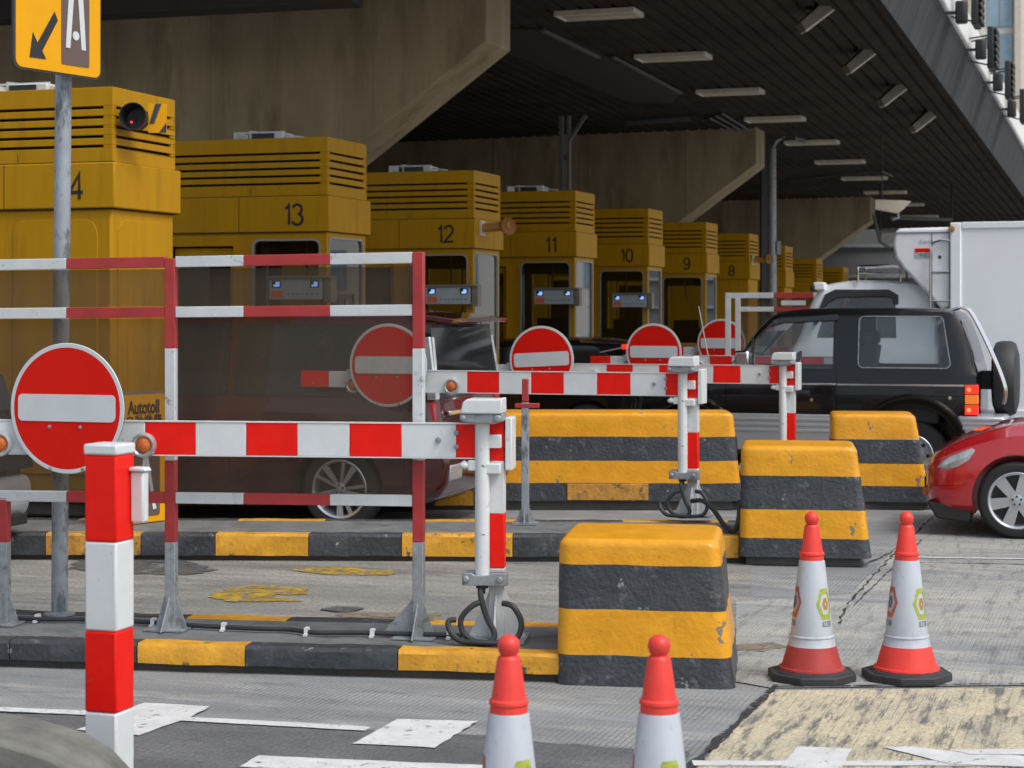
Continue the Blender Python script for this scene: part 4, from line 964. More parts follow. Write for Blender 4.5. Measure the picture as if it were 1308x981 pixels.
mb = MB(); mb.prism([(.10,.06),(.225,.062),(.195,.105),(.315,.29),(.29,.335),(.16,.145),(.125,.20)], -.0048, -.0015, 'sign_black', T); mb.build('arrow', s_)
mb = MB()
for z_ in (.12,.85): mb.box(.24,.36,.02,.13,z_,z_+.04,'galv',T)
mb.build('bracket', s_)
# near square post with a white box
Y = 7.05; o = thing('barrier_post', 'square red and white post out of focus at the front left', 'post', P(140,0,Y)*1, -LH); o.location.z = 0
sc_ = F/Y; zt = CH-(566-HY)/sc_
zc = [zt]+[CH-(y-HY)/sc_ for y in (580,690,803,906,1000)]+[0]; mb = MB(); hw = .067
for i, m in enumerate(['white_paint','red_paint','white_paint','red_paint','white_paint','red_paint']): mb.box(-hw-(.004 if i==0 else 0),hw+(.004 if i==0 else 0),-hw-(.004 if i==0 else 0),hw+(.004 if i==0 else 0),zc[i+1]+.0005,zc[i],m)
mb.build('post_tube', o, .008)
mb = MB(); mb.box(-.12,.12,-.12,.12,0,.015,'galv'); mb.build('post_foot', o)
mb = MB(); mb.box(hw+.002,hw+.058,.03,.075,CH-(668-HY)/sc_,CH-(603-HY)/sc_,'white_paint'); b_ = mb.build('control_box', o, .008)
mb = MB(); mb.prism([(hw+.002,CH-(602-HY)/sc_),(hw+.066,CH-(602-HY)/sc_),(hw+.055,CH-(597-HY)/sc_),(hw+.002,CH-(597-HY)/sc_)],.02,.085,'white_paint'); mb.build('lid', b_, .004)
# slim grey post on the second island
o = thing('slim_post', 'slim galvanised post on a small foot on the second island', 'post', P(671,0,14.9)*1, -R(8)); o.location.z = .21
s = 2400/14.9
def zq(y): return CH-(y-HY)/s-.21
mb = MB(); mb.box(-.028,.028,-.028,.028,0,zq(514),'galv_pole'); mb.build('post_tube', o, .004)
mb = MB(); mb.box(-.024,.024,-.03,.03,zq(513),zq(484),'old_red'); mb.box(-.08,.11,-.03,.03,zq(521),zq(515),'old_red'); mb.build('red_sleeve', o, .004)
mb = MB(); mb.box(-.10,.10,-.08,.08,0,.015,'galv')
for T in (RZ(0),RZ(R(90)),RZ(R(180)),RZ(R(270))): mb.prism([(.028,.015),(.08,.015),(.028,.14)],-.004,.004,'galv',T)
mb.build('post_foot', o)
# white bollard with a yellow-green band further back
o = thing('white_bollard', 'small white bollard standing beside the minivan spoiler', 'bollard', P(612,0,20.4)*1, 0); o.location.z = .2
s = 2400/20.4
mb = MB(); mb.tube([(0,0,0),(0,0,CH-(452-HY)/s-.2)], .045, 'white_paint', 16); mb.build('tube', o)
mb = MB(); mb.lathe([(.055,0),(.055,.02),(.045,.03),(.045,.05),(.055,.06),(.05,.09),(.03,.11),(0,.115)],'white_paint',16,TR(0,0,CH-(452-HY)/s-.2)); mb.build('cap', o)
# lamp post right of the middle beam
Y = 44; o = thing('lamp_post', 'tall grey lamp post with a short bent arm right of the middle beam', 'lamp post', P(986,0,Y)*1, 0); o.location.z = 0
mb = MB(); zt = P(0,190,Y).z; mb.tube([(0,0,0),(0,0,zt)], [.12,.10], 'galv', 14); mb.tube([(0,0,zt),(.1,0,zt+.18),(.4,0,zt+.38)], .05, 'galv', 10); mb.build('pole', o)
mb = MB(); mb.box(-.25,-.10,-.05,.25,0,zt+.3,'dark_steel'); mb.build('cable_channel', o)
mb = MB(); mb.prism([(.36,zt+.42),(.42,zt+.30),(.78,zt+.12),(.80,zt+.18),(.55,zt+.38)],-.1,.1,'galv'); mb.build('lamp_head', o, .02)
mb = MB(); mb.box(.10,.2,-.1,.1,P(0,325,Y).z,P(0,308,Y).z,'galv'); mb.build('junction_box', o)
Y = 34; o = thing('steel_post', 'twin dark steel post with a short brace above booth 11', 'post', P(721,0,Y)*1, -LH); o.location.z = 0
zt = P(0,148,Y).z
mb = MB(); mb.box(-.09,-.02,-.05,.05,0,zt,'grey_panel'); mb.box(.06,.11,-.05,.05,0,zt,'grey_panel'); mb.box(-.02,.06,-.03,.03,zt-.8,zt-.7,'grey_panel'); mb.build('post_pair', o)
mb = MB(); mb.bar((.09,0,zt-.45),(.40,0,zt),.06,.06,'grey_panel'); mb.build('brace', o)
# white surveillance camera by the farthest beam
Y = 38; o = thing('security_camera', 'white boxy surveillance camera hanging beside the farthest beam end', 'camera', P(1140,264,Y), R(-6))
mb = MB(); mb.prism([(-.36,.14),(-.36,-.05),(.10,-.14),(.22,-.05),(.36,.10),(.20,.12)],-.12,.12,'cream'); mb.build('camera_housing', o, .01)
mb = MB(); mb.tube([(.1,0,-.1),(.12,0,-.22),(0,0,-.26)],.03,'galv',8); mb.build('bracket', o)
mb = MB(); mb.tube([(-.2,.05,.13),(-.2,.05,2.3)],.012,'soffit_dark',8); mb.build('hanger', o)
o = thing('pipe_run', 'dark pipes and brackets below the white camera at the beam end', 'pipe', P(1120,300,55), 0)
mb = MB(); mb.tube([(-.1,0,.6),(.1,0,-.2),(.4,0,-.4)],.05,'grey_panel',8); mb.tube([(0,0,.1),(2.4,0,.15)],.05,'grey_panel',8); mb.tube([(.4,0,.5),(2.2,0,.45)],.05,'grey_panel',8); mb.tube([(.1,0,-.2),(.1,0,1.6)],.03,'soffit_dark',8); mb.tube([(2.2,0,.1),(2.2,0,1.6)],.03,'soffit_dark',8); mb.build('pipe', o)

# ================================================================ TRAFFIC CONES
def cone(old):
    red = 'cone_old_red' if old else 'cone_red'
    o = thing('traffic_cone', '', 'traffic cone', (0,0,0), 0, 'red and white traffic cones with black bases')
    mb = MB(); oc = [(.2255*math.cos(R(22.5+45*k))*1.03, .2255*math.sin(R(22.5+45*k))*1.03) for k in range(8)]
    mb.slab(oc, .004, .048, 'rubber'); mb.lathe([(.205,.047),(.175,.062)],'rubber',8,RZ(R(22.5))); mb.build('base', o, .008)
    mb = MB(); mb.lathe([(.170,.060),(.168,.070),(.155,.074),(.124,.180)], red, 40); mb.build('lower_cone', o, smooth=40)
    mb = MB(); mb.lathe([(.1235,.1805),(.1225,.182),(.113,.222),(.1165,.226),(.1155,.232),(.109,.236),(.066,.612),(.062,.618)], 'cone_white', 40); sl = mb.build('reflective_sleeve', o, smooth=40)
    mb = MB(); mb.lathe([(.0615,.6185),(.060,.640),(.0645,.646),(.0635,.656),(.056,.662),(.038,.785),(.034,.795),(.026,.800),(.032,.808),(.037,.828),(.033,.848),(.018,.862),(0,.866)], 'cone_red', 32); mb.build('top_cone', o, smooth=40)
    def rad(z): return .109+(z-.236)/(.612-.236)*(.066-.109)+.0012
    def wrap(poly, th0, m, fine=.008):
        mb_ = MB(); vs = []
        for x, z in poly:
            r = rad(z); t = th0+x/rad(.4); vs.append((r*math.sin(t), -r*math.cos(t), z))
        return vs
    def ringhex(th0, zc, R1, R2, m, hx=.62, cut=None):
        mb_ = MB(); K = 6; vs = []; fs = []; out = []; inn = []
        for rr, lst in ((R1,out),(R2,inn)):
            cs = [(rr*hx*math.cos(R(60*k))*1.15, rr*math.sin(R(60*k))*1.15) for k in range(6)]
            for k in range(6):
                a = cs[k]; b = cs[(k+1)%6]
                for j in range(5): lst.append((a[0]+(b[0]-a[0])*j/5, zc+a[1]+(b[1]-a[1])*j/5))
        n = len(out)
        mb_.add(wrap(out,th0,m)+wrap(inn,th0,m), [(i,(i+1)%n,n+(i+1)%n,n+i) for i in range(n)], m); mb_.build('emblem', sl, smooth=0)
    for th, m, zc in ((R(40),'logo_green',.40),(R(-80),'logo_orange',.405),(R(160),'logo_green',.40)):
        ringhex(th, zc, .078, .052, m); ringhex(th, zc, .030, .008, 'logo_brown' if m != 'logo_orange' else 'logo_grey')
        # blurred small lettering below the emblem
        cu = bpy.data.curves.new('t','FONT'); cu.body = '紅隧'; cu.size = .034; cu.align_x = 'CENTER'; to = bpy.data.objects.new('t',cu); C.objects.link(to); bpy.context.view_layer.update()
        me = bpy.data.meshes.new_from_object(to.evaluated_get(bpy.context.evaluated_depsgraph_get())); bpy.data.objects.remove(to)
        for v in me.vertices:
            z = v.co.y+.287; r = rad(z)+.0005; t = th+v.co.x/r; v.co = (r*math.sin(t), -r*math.cos(t), z)
        me.materials.clear(); me.materials.append(M['logo_grey']); q = bpy.data.objects.new('lettering', me); C.objects.link(q); q.parent = sl
    return o
c_new, c_old = cone(False), cone(True)
c_old.location = G(1037,868); c_old['label'] = 'scuffed traffic cone with a faded dark red skirt, left of the middle pair'
c_new.location = G(1158,868); c_new['label'] = 'bright traffic cone, right of the middle pair'; c_new.rotation_euler.z = R(4)
for px, nm in ((650,'cone cut by the bottom edge, left of the front pair'),(842,'cone cut by the bottom edge, right of the front pair')):
    c = copy_tree(c_new); s = (810-HY)/(CH-.866); Y = F/s; q = P(px,0,Y); c.location = (q.x,q.y,0); c.rotation_euler.z = R(-6 if px < 700 else -20); c['label'] = 'blurred traffic '+nm
# ================================================================ VEHICLES (local x runs back along the car, y away from the camera, origin on the near side at ground)
def ring(st, W):
    zb, zs, zt, wb, wm, ws, wt = (st[k] for k in ('zb','zs','zt','wb','wm','ws','wt'))
    z5 = zt-min(.10, max(.012,(zt-zs)*.35)); z6 = zt-min(.03, (zt-zs)*.12+.004)
    h = [(0,zb),(wb-.08,zb),(wb,zb+.07),(wm,zb+(zs-zb)*.35),(wm,zb+(zs-zb)*.65),(ws+.01,zs-.03),(ws,zs),(ws+(wt-ws)*.5,zs+(z5-zs)*.5),(wt,z5),(wt-.035,z6),(wt-.14,zt-.004),(wt*.45,zt+.004),(0,zt+.006)]
    r = h+[(-a,b) for a, b in h[-2:0:-1]]
    return [(W/2-a, b) for a, b in r]     # near side (y small) first
def interp(sts, x):
    ks = ('zb','zs','zt','wb','wm','ws','wt')
    if x <= sts[0]['x']: return dict(sts[0], x=x)
    for i in range(len(sts)-1):
        a, b = sts[i], sts[i+1]
        if a['x'] <= x <= b['x']:
            t = (x-a['x'])/(b['x']-a['x']); p0 = sts[max(i-1,0)]; p3 = sts[min(i+2,len(sts)-1)]
            out = {'x': x}
            for k in ks:
                def sl(q0, q1): return (q1[k]-q0[k])/max(1e-6, q1['x']-q0['x'])
                m1 = 0 if i == 0 else (0 if sl(p0,a)*sl(a,b) <= 0 else 2*sl(p0,a)*sl(a,b)/(sl(p0,a)+sl(a,b)))
                m2 = 0 if i == len(sts)-2 else (0 if sl(a,b)*sl(b,p3) <= 0 else 2*sl(a,b)*sl(b,p3)/(sl(a,b)+sl(b,p3)))
                if i == 0: m1 = sl(a,b)
                if i == len(sts)-2: m2 = sl(a,b)
                dx = b['x']-a['x']
                out[k] = (2*t**3-3*t*t+1)*a[k]+(t**3-2*t*t+t)*dx*m1+(-2*t**3+3*t*t)*b[k]+(t**3-t*t)*dx*m2
            return out
    return dict(sts[-1], x=x)
def ST(x, zb, zs, zt, wb, wm, ws, wt): return dict(x=x,zb=zb,zs=zs,zt=zt,wb=wb,wm=wm,ws=ws,wt=wt)
def loft_mesh(sts, W, mat, step=.07, inset=0.0):
    xs = []; x = sts[0]['x']
    for i in range(len(sts)-1):
        a, b = sts[i]['x'], sts[i+1]['x']; k = max(1, int(round((b-a)/step))); xs += [a+(b-a)*j/k for j in range(k)]
    xs.append(sts[-1]['x'])
    mb = MB(); rs = [ring(interp(sts, x), W) for x in xs]; n = len(rs[0]); vs = []
    for x, r in zip(xs, rs): vs += [(x, y, z) for y, z in r]
    fs = [(i*n+k, i*n+(k+1)%n, (i+1)*n+(k+1)%n, (i+1)*n+k) for i in range(len(xs)-1) for k in range(n)]
    # caps as strips between mirrored points
    for base in (0, (len(xs)-1)*n):
        for k in range(1, n//2): fs.append((base+k-1 if k > 1 else base, base+k, base+(n-k)%n, base+(n-k+1)%n) if k > 1 else (base, base+1, base+n-1))
        fs.append((base+n//2-1, base+n//2, base+n//2+1))
    mb.add(vs, fs, mat); return mb
def boolean(o, cutters, op='DIFFERENCE'):
    for c in cutters:
        m = o.modifiers.new('b', 'BOOLEAN'); m.operation = op; m.object = c; m.solver = 'EXACT'
        bpy.context.view_layer.update()
        me = bpy.data.meshes.new_from_object(o.evaluated_get(bpy.context.evaluated_depsgraph_get()))
        o.modifiers.clear(); old = o.data; o.data = me; bpy.data.meshes.remove(old)
    for c in cutters: bpy.data.objects.remove(c)
    o.data.name = o.name
    me = o.data; me.shade_smooth(); me.set_sharp_from_angle(angle=R(32))
def cutter(mb):
    return mb.build('cut', smooth=0)
def cyl_cut(x, z, r, y0, y1, m='black_plastic'):
    mb = MB(); mb.prism([(x+r*math.cos(R(a)), z+r*math.sin(R(a))) for a in range(0,360,9)], y0, y1, m); return cutter(mb)
def wheel(parent, x, y, r, rr, wd, style, side=1):
    """side=1: the face looks to -y"""
    T = TR(x, y, r)@RX(R(90))          # lathe z -> -y
    mb = MB(); mb.lathe([(rr-.01,-wd),(rr+.02,-wd),(r-.03,-wd),(r-.006,-wd+.03),(r,-wd*.6),(r,-wd*.4),(r-.006,-.03),(r-.03,.0),(rr+.02,.006),(rr,.0),(rr-.012,-.03),(rr-.02,-wd+.01)], 'tyre', 44, T, caps=False)
    w_ = mb.build('wheel', parent, smooth=40)
    mb = MB(); m = 'rim_silver'
    mb.lathe([(rr+.006,-.001),(rr-.004,.006),(rr-.02,-.004),(rr-.03,-.05),(rr-.035,-.12)], m, 44, T, caps=False)
    mb.lathe([(rr-.03,-.10),(0,-.10)], 'rim_dark', 30, T, caps=False)
    if style == 'six':
        for k in range(6):
            a = R(60*k+10); Tk = T@RZ(a)
            mb.add([(.03,-.035,-.005),(.03,.035,-.005),(rr-.02,.05,-.012),(rr-.02,-.05,-.012),(.03,-.03,-.05),(.03,.03,-.05),(rr-.02,.045,-.05),(rr-.02,-.045,-.05)],[(0,1,2,3),(4,7,6,5),(0,3,7,4),(1,5,6,2),(0,4,5,1),(3,2,6,7)],m,Tk)
    elif style == 'twist':
        for k in range(10):
            a = R(36*k+(10 if k%2 else 0)); Tk = T@RZ(a); w0, w1 = (.012,.03) if k%2 else (.012,.016); o1 = .035
            mb.add([(.03,-w0,-.012),(.03,w0,-.012),(rr-.02,w1+o1,-.006),(rr-.02,-w1+o1,-.006),(.03,-w0,-.05),(.03,w0,-.05),(rr-.02,w1+o1,-.03),(rr-.02,-w1+o1,-.03)],[(0,1,2,3),(4,7,6,5),(0,3,7,4),(1,5,6,2),(0,4,5,1),(3,2,6,7)],m if k%2==0 else 'silver',Tk)
    else:
        mb.lathe([(rr-.03,-.03),(.12,-.05),(.10,-.0),(.06,.01),(0,.012)], m, 40, T, caps=False)
        for k in range(8): a = R(45*k); mb.lathe([(.022,-.034),(.0,-.03)],'rim_dark',12,T@TR((rr-.06)*math.cos(a),(rr-.06)*math.sin(a),0.0))
    mb.lathe([(.055,-.02),(.052,.0),(.03,.006),(0,.006)],'silver',24,T)
    for k in range(5): a = R(72*k+20); mb.lathe([(.011,0),(.009,.006),(0,.006)],'rim_dark',8,T@TR(.035*math.cos(a),.035*math.sin(a),.002))
    mb.build('rim', w_, smooth=35)
    return w_
def strap(parent, name, xa, xb, za, zb, y, t, m, bevel=.004):
    mb = MB(); mb.box(xa,xb,y-t,y,za,zb,m); return mb.build(name, parent, bevel)

# ---------------------------------------------------------------- black off-road car
W = 1.68
suv = thing('offroad_car', 'black two-door off-road car with silver lower cladding and lit tail lamps', 'car', (P(1165,0,19.8).x, 19.8, 0), -LH)
H0 = W/2
sts = [ST(-3.12,.50,.80,.90,H0-.18,H0-.16,H0-.17,H0-.30), ST(-3.0,.45,.98,1.04,H0-.06,H0-.05,H0-.08,H0-.18), ST(-2.7,.45,1.06,1.10,H0-.02,H0-.01,H0-.04,H0-.14), ST(-2.12,.45,1.12,1.16,H0-.02,H0,H0-.03,H0-.13),
       ST(-2.05,.45,1.16,1.22,H0-.02,H0,H0-.03,H0-.13), ST(-1.52,.45,1.22,1.855,H0-.02,H0,H0-.03,H0-.15), ST(-1.42,.45,1.22,1.895,H0-.02,H0,H0-.03,H0-.15), ST(-1.0,.45,1.24,1.925,H0-.02,H0,H0-.03,H0-.14), ST(-.2,.45,1.25,1.930,H0-.02,H0,H0-.03,H0-.14), ST(.36,.45,1.25,1.915,H0-.02,H0,H0-.03,H0-.14), ST(.44,.46,1.25,1.87,H0-.02,H0,H0-.035,H0-.15), ST(.655,.5,1.22,1.26,H0-.05,H0-.03,H0-.06,H0-.12), ST(.66,.55,1.10,1.14,H0-.05,H0-.04,H0-.06,H0-.14)]
bd = loft_mesh(sts, W, 'black_paint').build('body', suv, smooth=32)
bd.matrix_world  # local space booleans: cutters are built unparented, so move body to the origin first
bd.parent = None
cav = [ST(-1.95,.75,1.18,1.22,H0-.08,H0-.07,H0-.09,H0-.2), ST(-1.42,.7,1.2,1.79,H0-.08,H0-.07,H0-.09,H0-.21), ST(-.9,.7,1.2,1.86,H0-.08,H0-.07,H0-.09,H0-.2), ST(.25,.7,1.2,1.85,H0-.08,H0-.07,H0-.09,H0-.2), ST(.52,.7,1.2,1.25,H0-.1,H0-.09,H0-.12,H0-.2)]
c0 = loft_mesh(cav, W, 'interior', .2).build('cut', smooth=0)
fw = [(-1.98,1.285),(-1.475,1.80),(-1.40,1.825),(-.84,1.845),(-.84,1.285)]
rw = rrect(-.565,.33,1.30,1.845,.05); rw = [(x+(.055 if x > 0 and z < 1.6 else (0 if x < 0 else -.02)), z) for x, z in rw]
cw = MB(); cw.prism(fw, -.1, W+.1, 'interior'); cw = cutter(cw)
cr_ = MB(); cr_.prism(rw, -.1, W+.1, 'interior'); cr_ = cutter(cr_)
ws_ = MB(); ws_.box(-.30,.30,.18,W-.18,-.02,.6,'interior',TR(-2.03,0,1.2)@RY(R(39))@TR(0,0,.04)); ws_ = cutter(ws_)
a1 = cyl_cut(0,.42,.50,-.1,.42,'interior'); a2 = cyl_cut(0,.42,.50,W-.42,W+.1,'interior'); a3 = cyl_cut(-2.42,.42,.48,-.1,.42,'interior'); a4 = cyl_cut(-2.42,.42,.48,W-.42,W+.1,'interior')
gr = []
for x0, x1, z0, z1 in ((-2.0,-1.994,.55,1.28),(-.80,-.792,.55,1.86),(-.80,-.6,.56,.566)):
    q = MB(); q.box(x0,x1,-.2,.035,z0,z1,'interior'); gr.append(cutter(q))
q = MB(); q.box(-3.1,.6,-.2,.022,.995,1.003,'interior'); gr.append(cutter(q))
boolean(bd, [c0, cw, cr_, ws_, a1, a2, a3, a4]+gr)
bd.parent = suv
def side_glass(pts, y, tilt, parent, m='car_glass', name='side_window'):
    z0 = min(p[1] for p in pts); mb = MB(); mb.prism([(p[0],p[1]-z0) for p in pts], 0, .005, m, TR(0,y,z0)@RX(-tilt)); return mb.build(name, parent, smooth=0)
side_glass(fw, .052, R(10), suv); side_glass(rw, .052, R(10), suv)
# window surrounds
def surround(pts, g, y, tilt, parent, m, t=.012):
    cx = sum(p[0] for p in pts)/len(pts); cz = sum(p[1] for p in pts)/len(pts); z0 = min(p[1] for p in pts)
    out = []
    for i, p in enumerate(pts):
        a = Vector(pts[i-1]); b = Vector(p); c = Vector(pts[(i+1)%len(pts)]); n1 = (b-a); n2 = (c-b)
        n1 = Vector((n1.y,-n1.x)).normalized() if n1.length > 1e-6 else Vector((0,0)); n2 = Vector((n2.y,-n2.x)).normalized() if n2.length > 1e-6 else n1
        nn = (n1+n2); nn = nn.normalized() if nn.length > 1e-5 else n1
        if nn.dot(b-Vector((cx,cz))) < 0: nn = -nn
        out.append((p[0]+nn.x*g, p[1]+nn.y*g))
    mb = MB(); ring_panel(mb, [(p[0],p[1]-z0) for p in out], [(p[0],p[1]-z0) for p in pts], 0, t, m, TR(0,y,z0)@RX(-tilt)); return mb.build('window_seal', parent, smooth=0)
surround(rw, .009, .030, R(9.6), suv, 'galv', .008); surround([fw[0],fw[1],fw[2],fw[3],fw[4]], .014, .030, R(9.6), suv, 'black_plastic', .008)
mb = MB(); mb.prism([(-1.53,1.73-1.2),(-1.40,1.835-1.2),(-.80,1.865-1.2),(-.80,1.80-1.2),(-1.38,1.77-1.2)],-.03,.0,'dark_glass',TR(0,.035,1.2)@RX(-R(10))); mb.build('rain_visor', suv, .006)
mb = MB(); mb.box(-1.72,-1.70,.04,.07,1.30,1.62,'black_plastic'); mb.build('quarter_post', suv)
# mirror
mb = MB(); mb.box(-1.86,-1.70,-.20,.0,1.30,1.47,'chrome'); mb.box(-1.84,-1.76,-.02,.05,1.31,1.36,'black_plastic'); mb.build('mirror', suv, .03)
# chrome waist strip, cladding, flares
for x0, x1 in ((-3.0,-2.002),(-1.99,-.803),(-.79,.60)):
    strap(suv, 'trim_strip', x0, x1, 1.105, 1.125, .008, .010, 'chrome', .003)
mb = MB(); mb.prism([(-1.93,.40),(-.50,.40),(-.52,.79),(-1.93,.79)],-.022,.03,'silver'); sk = mb.build('sill_cladding', suv, .008)
mb = MB()
for z_ in (.60,.66,.72): mb.box(-1.92,-.52,-.028,-.020,z_,z_+.03,'silver')
mb.build('ridge', sk, .004)
def flare(x, z, r0, r1, parent, m, a0, a1, y0=-.045, y1=.05):
    mb = MB(); K = 28; vs = []
    for i in range(K+1):
        a = R(a0+(a1-a0)*i/K); c, s_ = math.cos(a), math.sin(a)
        for rr, yy in ((r0,y0+.01),(r0+.015,y0),(r1-.05,y0+.004),(r1,y1),(r0,y1)): vs.append((x+rr*c, yy, z+rr*s_))
    fs = [(i*5+k,(i+1)*5+k,(i+1)*5+(k+1)%5,i*5+(k+1)%5) for i in range(K) for k in range(5)]+[(0,1,2,3,4),tuple(K*5+k for k in range(5))]
    mb.add(vs, fs, m); return mb.build('wheel_arch', parent, smooth=50)
flare(0,.42,.49,.63,suv,'black_paint',-8,188); flare(-2.42,.42,.47,.60,suv,'black_paint',-8,188)
mb = MB(); mb.prism([(.46,.80),(.95,.80),(.96,.62),(.90,.50),(.60,.46),(.53,.62)],-.035,W+.03,'silver'); bp = mb.build('rear_bumper', suv, .03)
mb = MB()
for z_ in (.66,.71,.755): mb.box(.52,.94,-.040,-.033,z_,z_+.022,'silver')
mb.build('ridge', bp, .004)
# tail lamps
mb = MB(); mb.box(.535,.668,-.006,.09,.80,1.135,'black_plastic'); tl = mb.build('tail_lamp', suv, .006)
for z0, z1, m in ((1.03,1.125,'brake'),(.925,1.02,'indicator'),(.815,.915,'brake')):
    mb = MB(); mb.box(.545,.676,-.014,-.004,z0,z1,m); mb.box(.669,.677,-.013,.08,z0,z1,m); ln = mb.build('lens', tl, .004)
    if m == 'brake': mb = MB(); mb.lathe([(.022,0),(0,.004)],'brake_core',14,TR(.585,-.016,(z0+z1)/2)@RX(R(90))); mb.build('bulb', ln)
mb = MB(); mb.box(-1.28,-1.08,-.012,.008,.985,1.045,'black_plastic'); mb.box(-1.26,-1.1,-.022,-.010,1.0,1.03,'black_plastic'); mb.build('door_handle', suv, .008)
mb = MB(); mb.lathe([(.02,0),(.018,.008),(0,.010)],'chrome',14,TR(-1.06,.003,.945)@RX(R(90))); mb.lathe([(.02,0),(.018,.008),(0,.010)],'chrome',14,TR(.39,.003,.985)@RX(R(90))); mb.build('lock', suv)
mb = MB(); ring_panel(mb, rrect(.22,.46,.90,1.06,.03), rrect(.227,.453,.907,1.053,.026), -.001,.01,'black_plastic'); mb.build('fuel_flap', suv)
mb = MB(); mb.lathe([(.06,0),(.05,.012),(0,.016)],'amber',20,TR(-2.30,-.002,.975)@RX(R(90))@Matrix.Diagonal((1.3,.45,1,1))); mb.build('side_marker', suv)
# ladder bar and spare wheel
mb = MB(); yl = .16
mb.tube(crv([(.40,yl,1.91),(.50,yl,1.93),(.60,yl,1.86),(.80,yl,1.45),(.93,yl,1.10),(.92,yl,.92)],5),.016,'chrome',10); mb.tube(crv([(.40,yl+.22,1.91),(.50,yl+.22,1.93),(.60,yl+.22,1.86),(.80,yl+.22,1.45),(.93,yl+.22,1.10),(.92,yl+.22,.92)],5),.016,'chrome',10)
for x, z_ in ((.66,1.73),(.76,1.53),(.86,1.30)): mb.tube([(x,yl,z_),(x,yl+.22,z_)],.012,'chrome',8)
mb.build('ladder', suv)
mb = MB(); mb.lathe([(0,-.13),(.30,-.13),(.385,-.10),(.405,-.04),(.405,.06),(.38,.11),(.28,.14),(0,.14)],'rubber',44,TR(.90,.84,1.17)@RY(R(90))); mb.box(.66,.86,.80,1.0,1.05,1.25,'black_plastic'); mb.build('spare_wheel', suv, smooth=40)
mb = MB(); mb.prism([(.66,1.27),(.49,1.80),(.483,1.80),(.653,1.27)],.2,W-.2,'dark_glass'); mb.build('rear_window', suv)
mb = MB(); mb.tube([(-2.15,.05,1.14),(-2.30,.03,1.95)],[.008,.005],'dull_chrome',6); mb.build('antenna', suv)
# inside
mb = MB()
for x in (-1.15,-.25):
    for y in (.22,.95): mb.box(x,x+.50,y,y+.48,.70,.98,'seat'); mb.prism([(x+.42,.95),(x+.56,.95),(x+.66,1.52),(x+.56,1.53)],y,y+.48,'seat'); mb.box(x+.58,x+.66,y+.12,y+.36,1.53,1.68,'seat')
mb.build('seats', suv, .03)
mb = MB(); mb.lathe([(.17,-.015),(.185,0),(.17,.015),(.155,0),(.17,-.015)],'black_plastic',24,TR(-1.45,1.18,1.28)@RY(R(-65))); mb.build('steering_wheel', suv)
mb = MB(); mb.box(-1.9,-1.55,.1,W-.1,.9,1.22,'interior'); mb.build('dashboard', suv, .03)
wheel(suv, 0,.02,.37,.22,.24,'plain'); wheel(suv,-2.42,.02,.37,.22,.24,'plain')
wheel(suv, 0,W-.22,.37,.22,.22,'plain'); wheel(suv,-2.42,W-.22,.37,.22,.22,'plain')
mb = MB(); mb.box(-2.9,.6,.3,W-.3,.35,.52,'interior'); mb.build('underbody', suv)

# ---------------------------------------------------------------- dark red minivan
W = 1.83; H0 = W/2
van = thing('minivan', 'dark red minivan seen from its rear corner behind the mesh fence', 'car', (P(432,0,16.2).x, 16.2, 0), -LH)
sts = [ST(-3.95,.35,.70,.80,H0-.28,H0-.25,H0-.3,H0-.45), ST(-3.8,.25,.85,.98,H0-.12,H0-.1,H0-.14,H0-.28), ST(-3.3,.22,1.0,1.15,H0-.03,H0-.01,H0-.05,H0-.2), ST(-2.4,.22,1.08,1.72,H0-.02,H0,H0-.04,H0-.2), ST(-1.9,.22,1.10,1.87,H0-.02,H0,H0-.04,H0-.17), ST(-.8,.22,1.12,1.92,H0-.02,H0,H0-.04,H0-.15), ST(.3,.22,1.13,1.90,H0-.02,H0,H0-.04,H0-.15), ST(.72,.24,1.13,1.86,H0-.03,H0-.01,H0-.05,H0-.15), ST(.80,.27,1.13,1.60,H0-.04,H0-.02,H0-.06,H0-.14), ST(.87,.30,1.04,1.14,H0-.06,H0-.05,H0-.08,H0-.14), ST(.92,.36,.80,.86,H0-.1,H0-.09,H0-.11,H0-.16)]
bd = loft_mesh(sts, W, 'van_red').build('body', van, smooth=32); bd.parent = None
cut = [cyl_cut(0,.37,.41,-.1,.36), cyl_cut(0,.37,.41,W-.36,W+.1), cyl_cut(-2.9,.37,.41,-.1,.36), cyl_cut(-2.9,.37,.41,W-.36,W+.1)]
for x0, x1, z0, z1 in ((-2.2,-2.193,.4,1.85),(-1.05,-1.043,.4,1.85),(-1.05,.35,1.0,1.006),(.60,.606,.45,1.8)):
    q = MB(); q.box(x0,x1,-.2,.03,z0,z1,'interior'); cut.append(cutter(q))
boolean(bd, cut); bd.parent = van
def overlay(pts, y, tilt, parent, name, m='dark_glass', t=.01):
    z0 = min(p[1] for p in pts); mb = MB(); mb.prism([(p[0],p[1]-z0) for p in pts],-t/2,t,m,TR(0,y,z0)@RX(-tilt)); return mb.build(name, parent, smooth=0)
for pts in ([(-2.95,1.16),(-2.3,1.72),(-2.24,1.74),(-2.24,1.16)],[(-2.17,1.16),(-2.17,1.78),(-1.09,1.80),(-1.09,1.16)],[(-1.01,1.16),(-1.01,1.80),(.38,1.78),(.50,1.70),(.52,1.16)]):
    overlay(pts, .028, R(9.5), van, 'side_window')
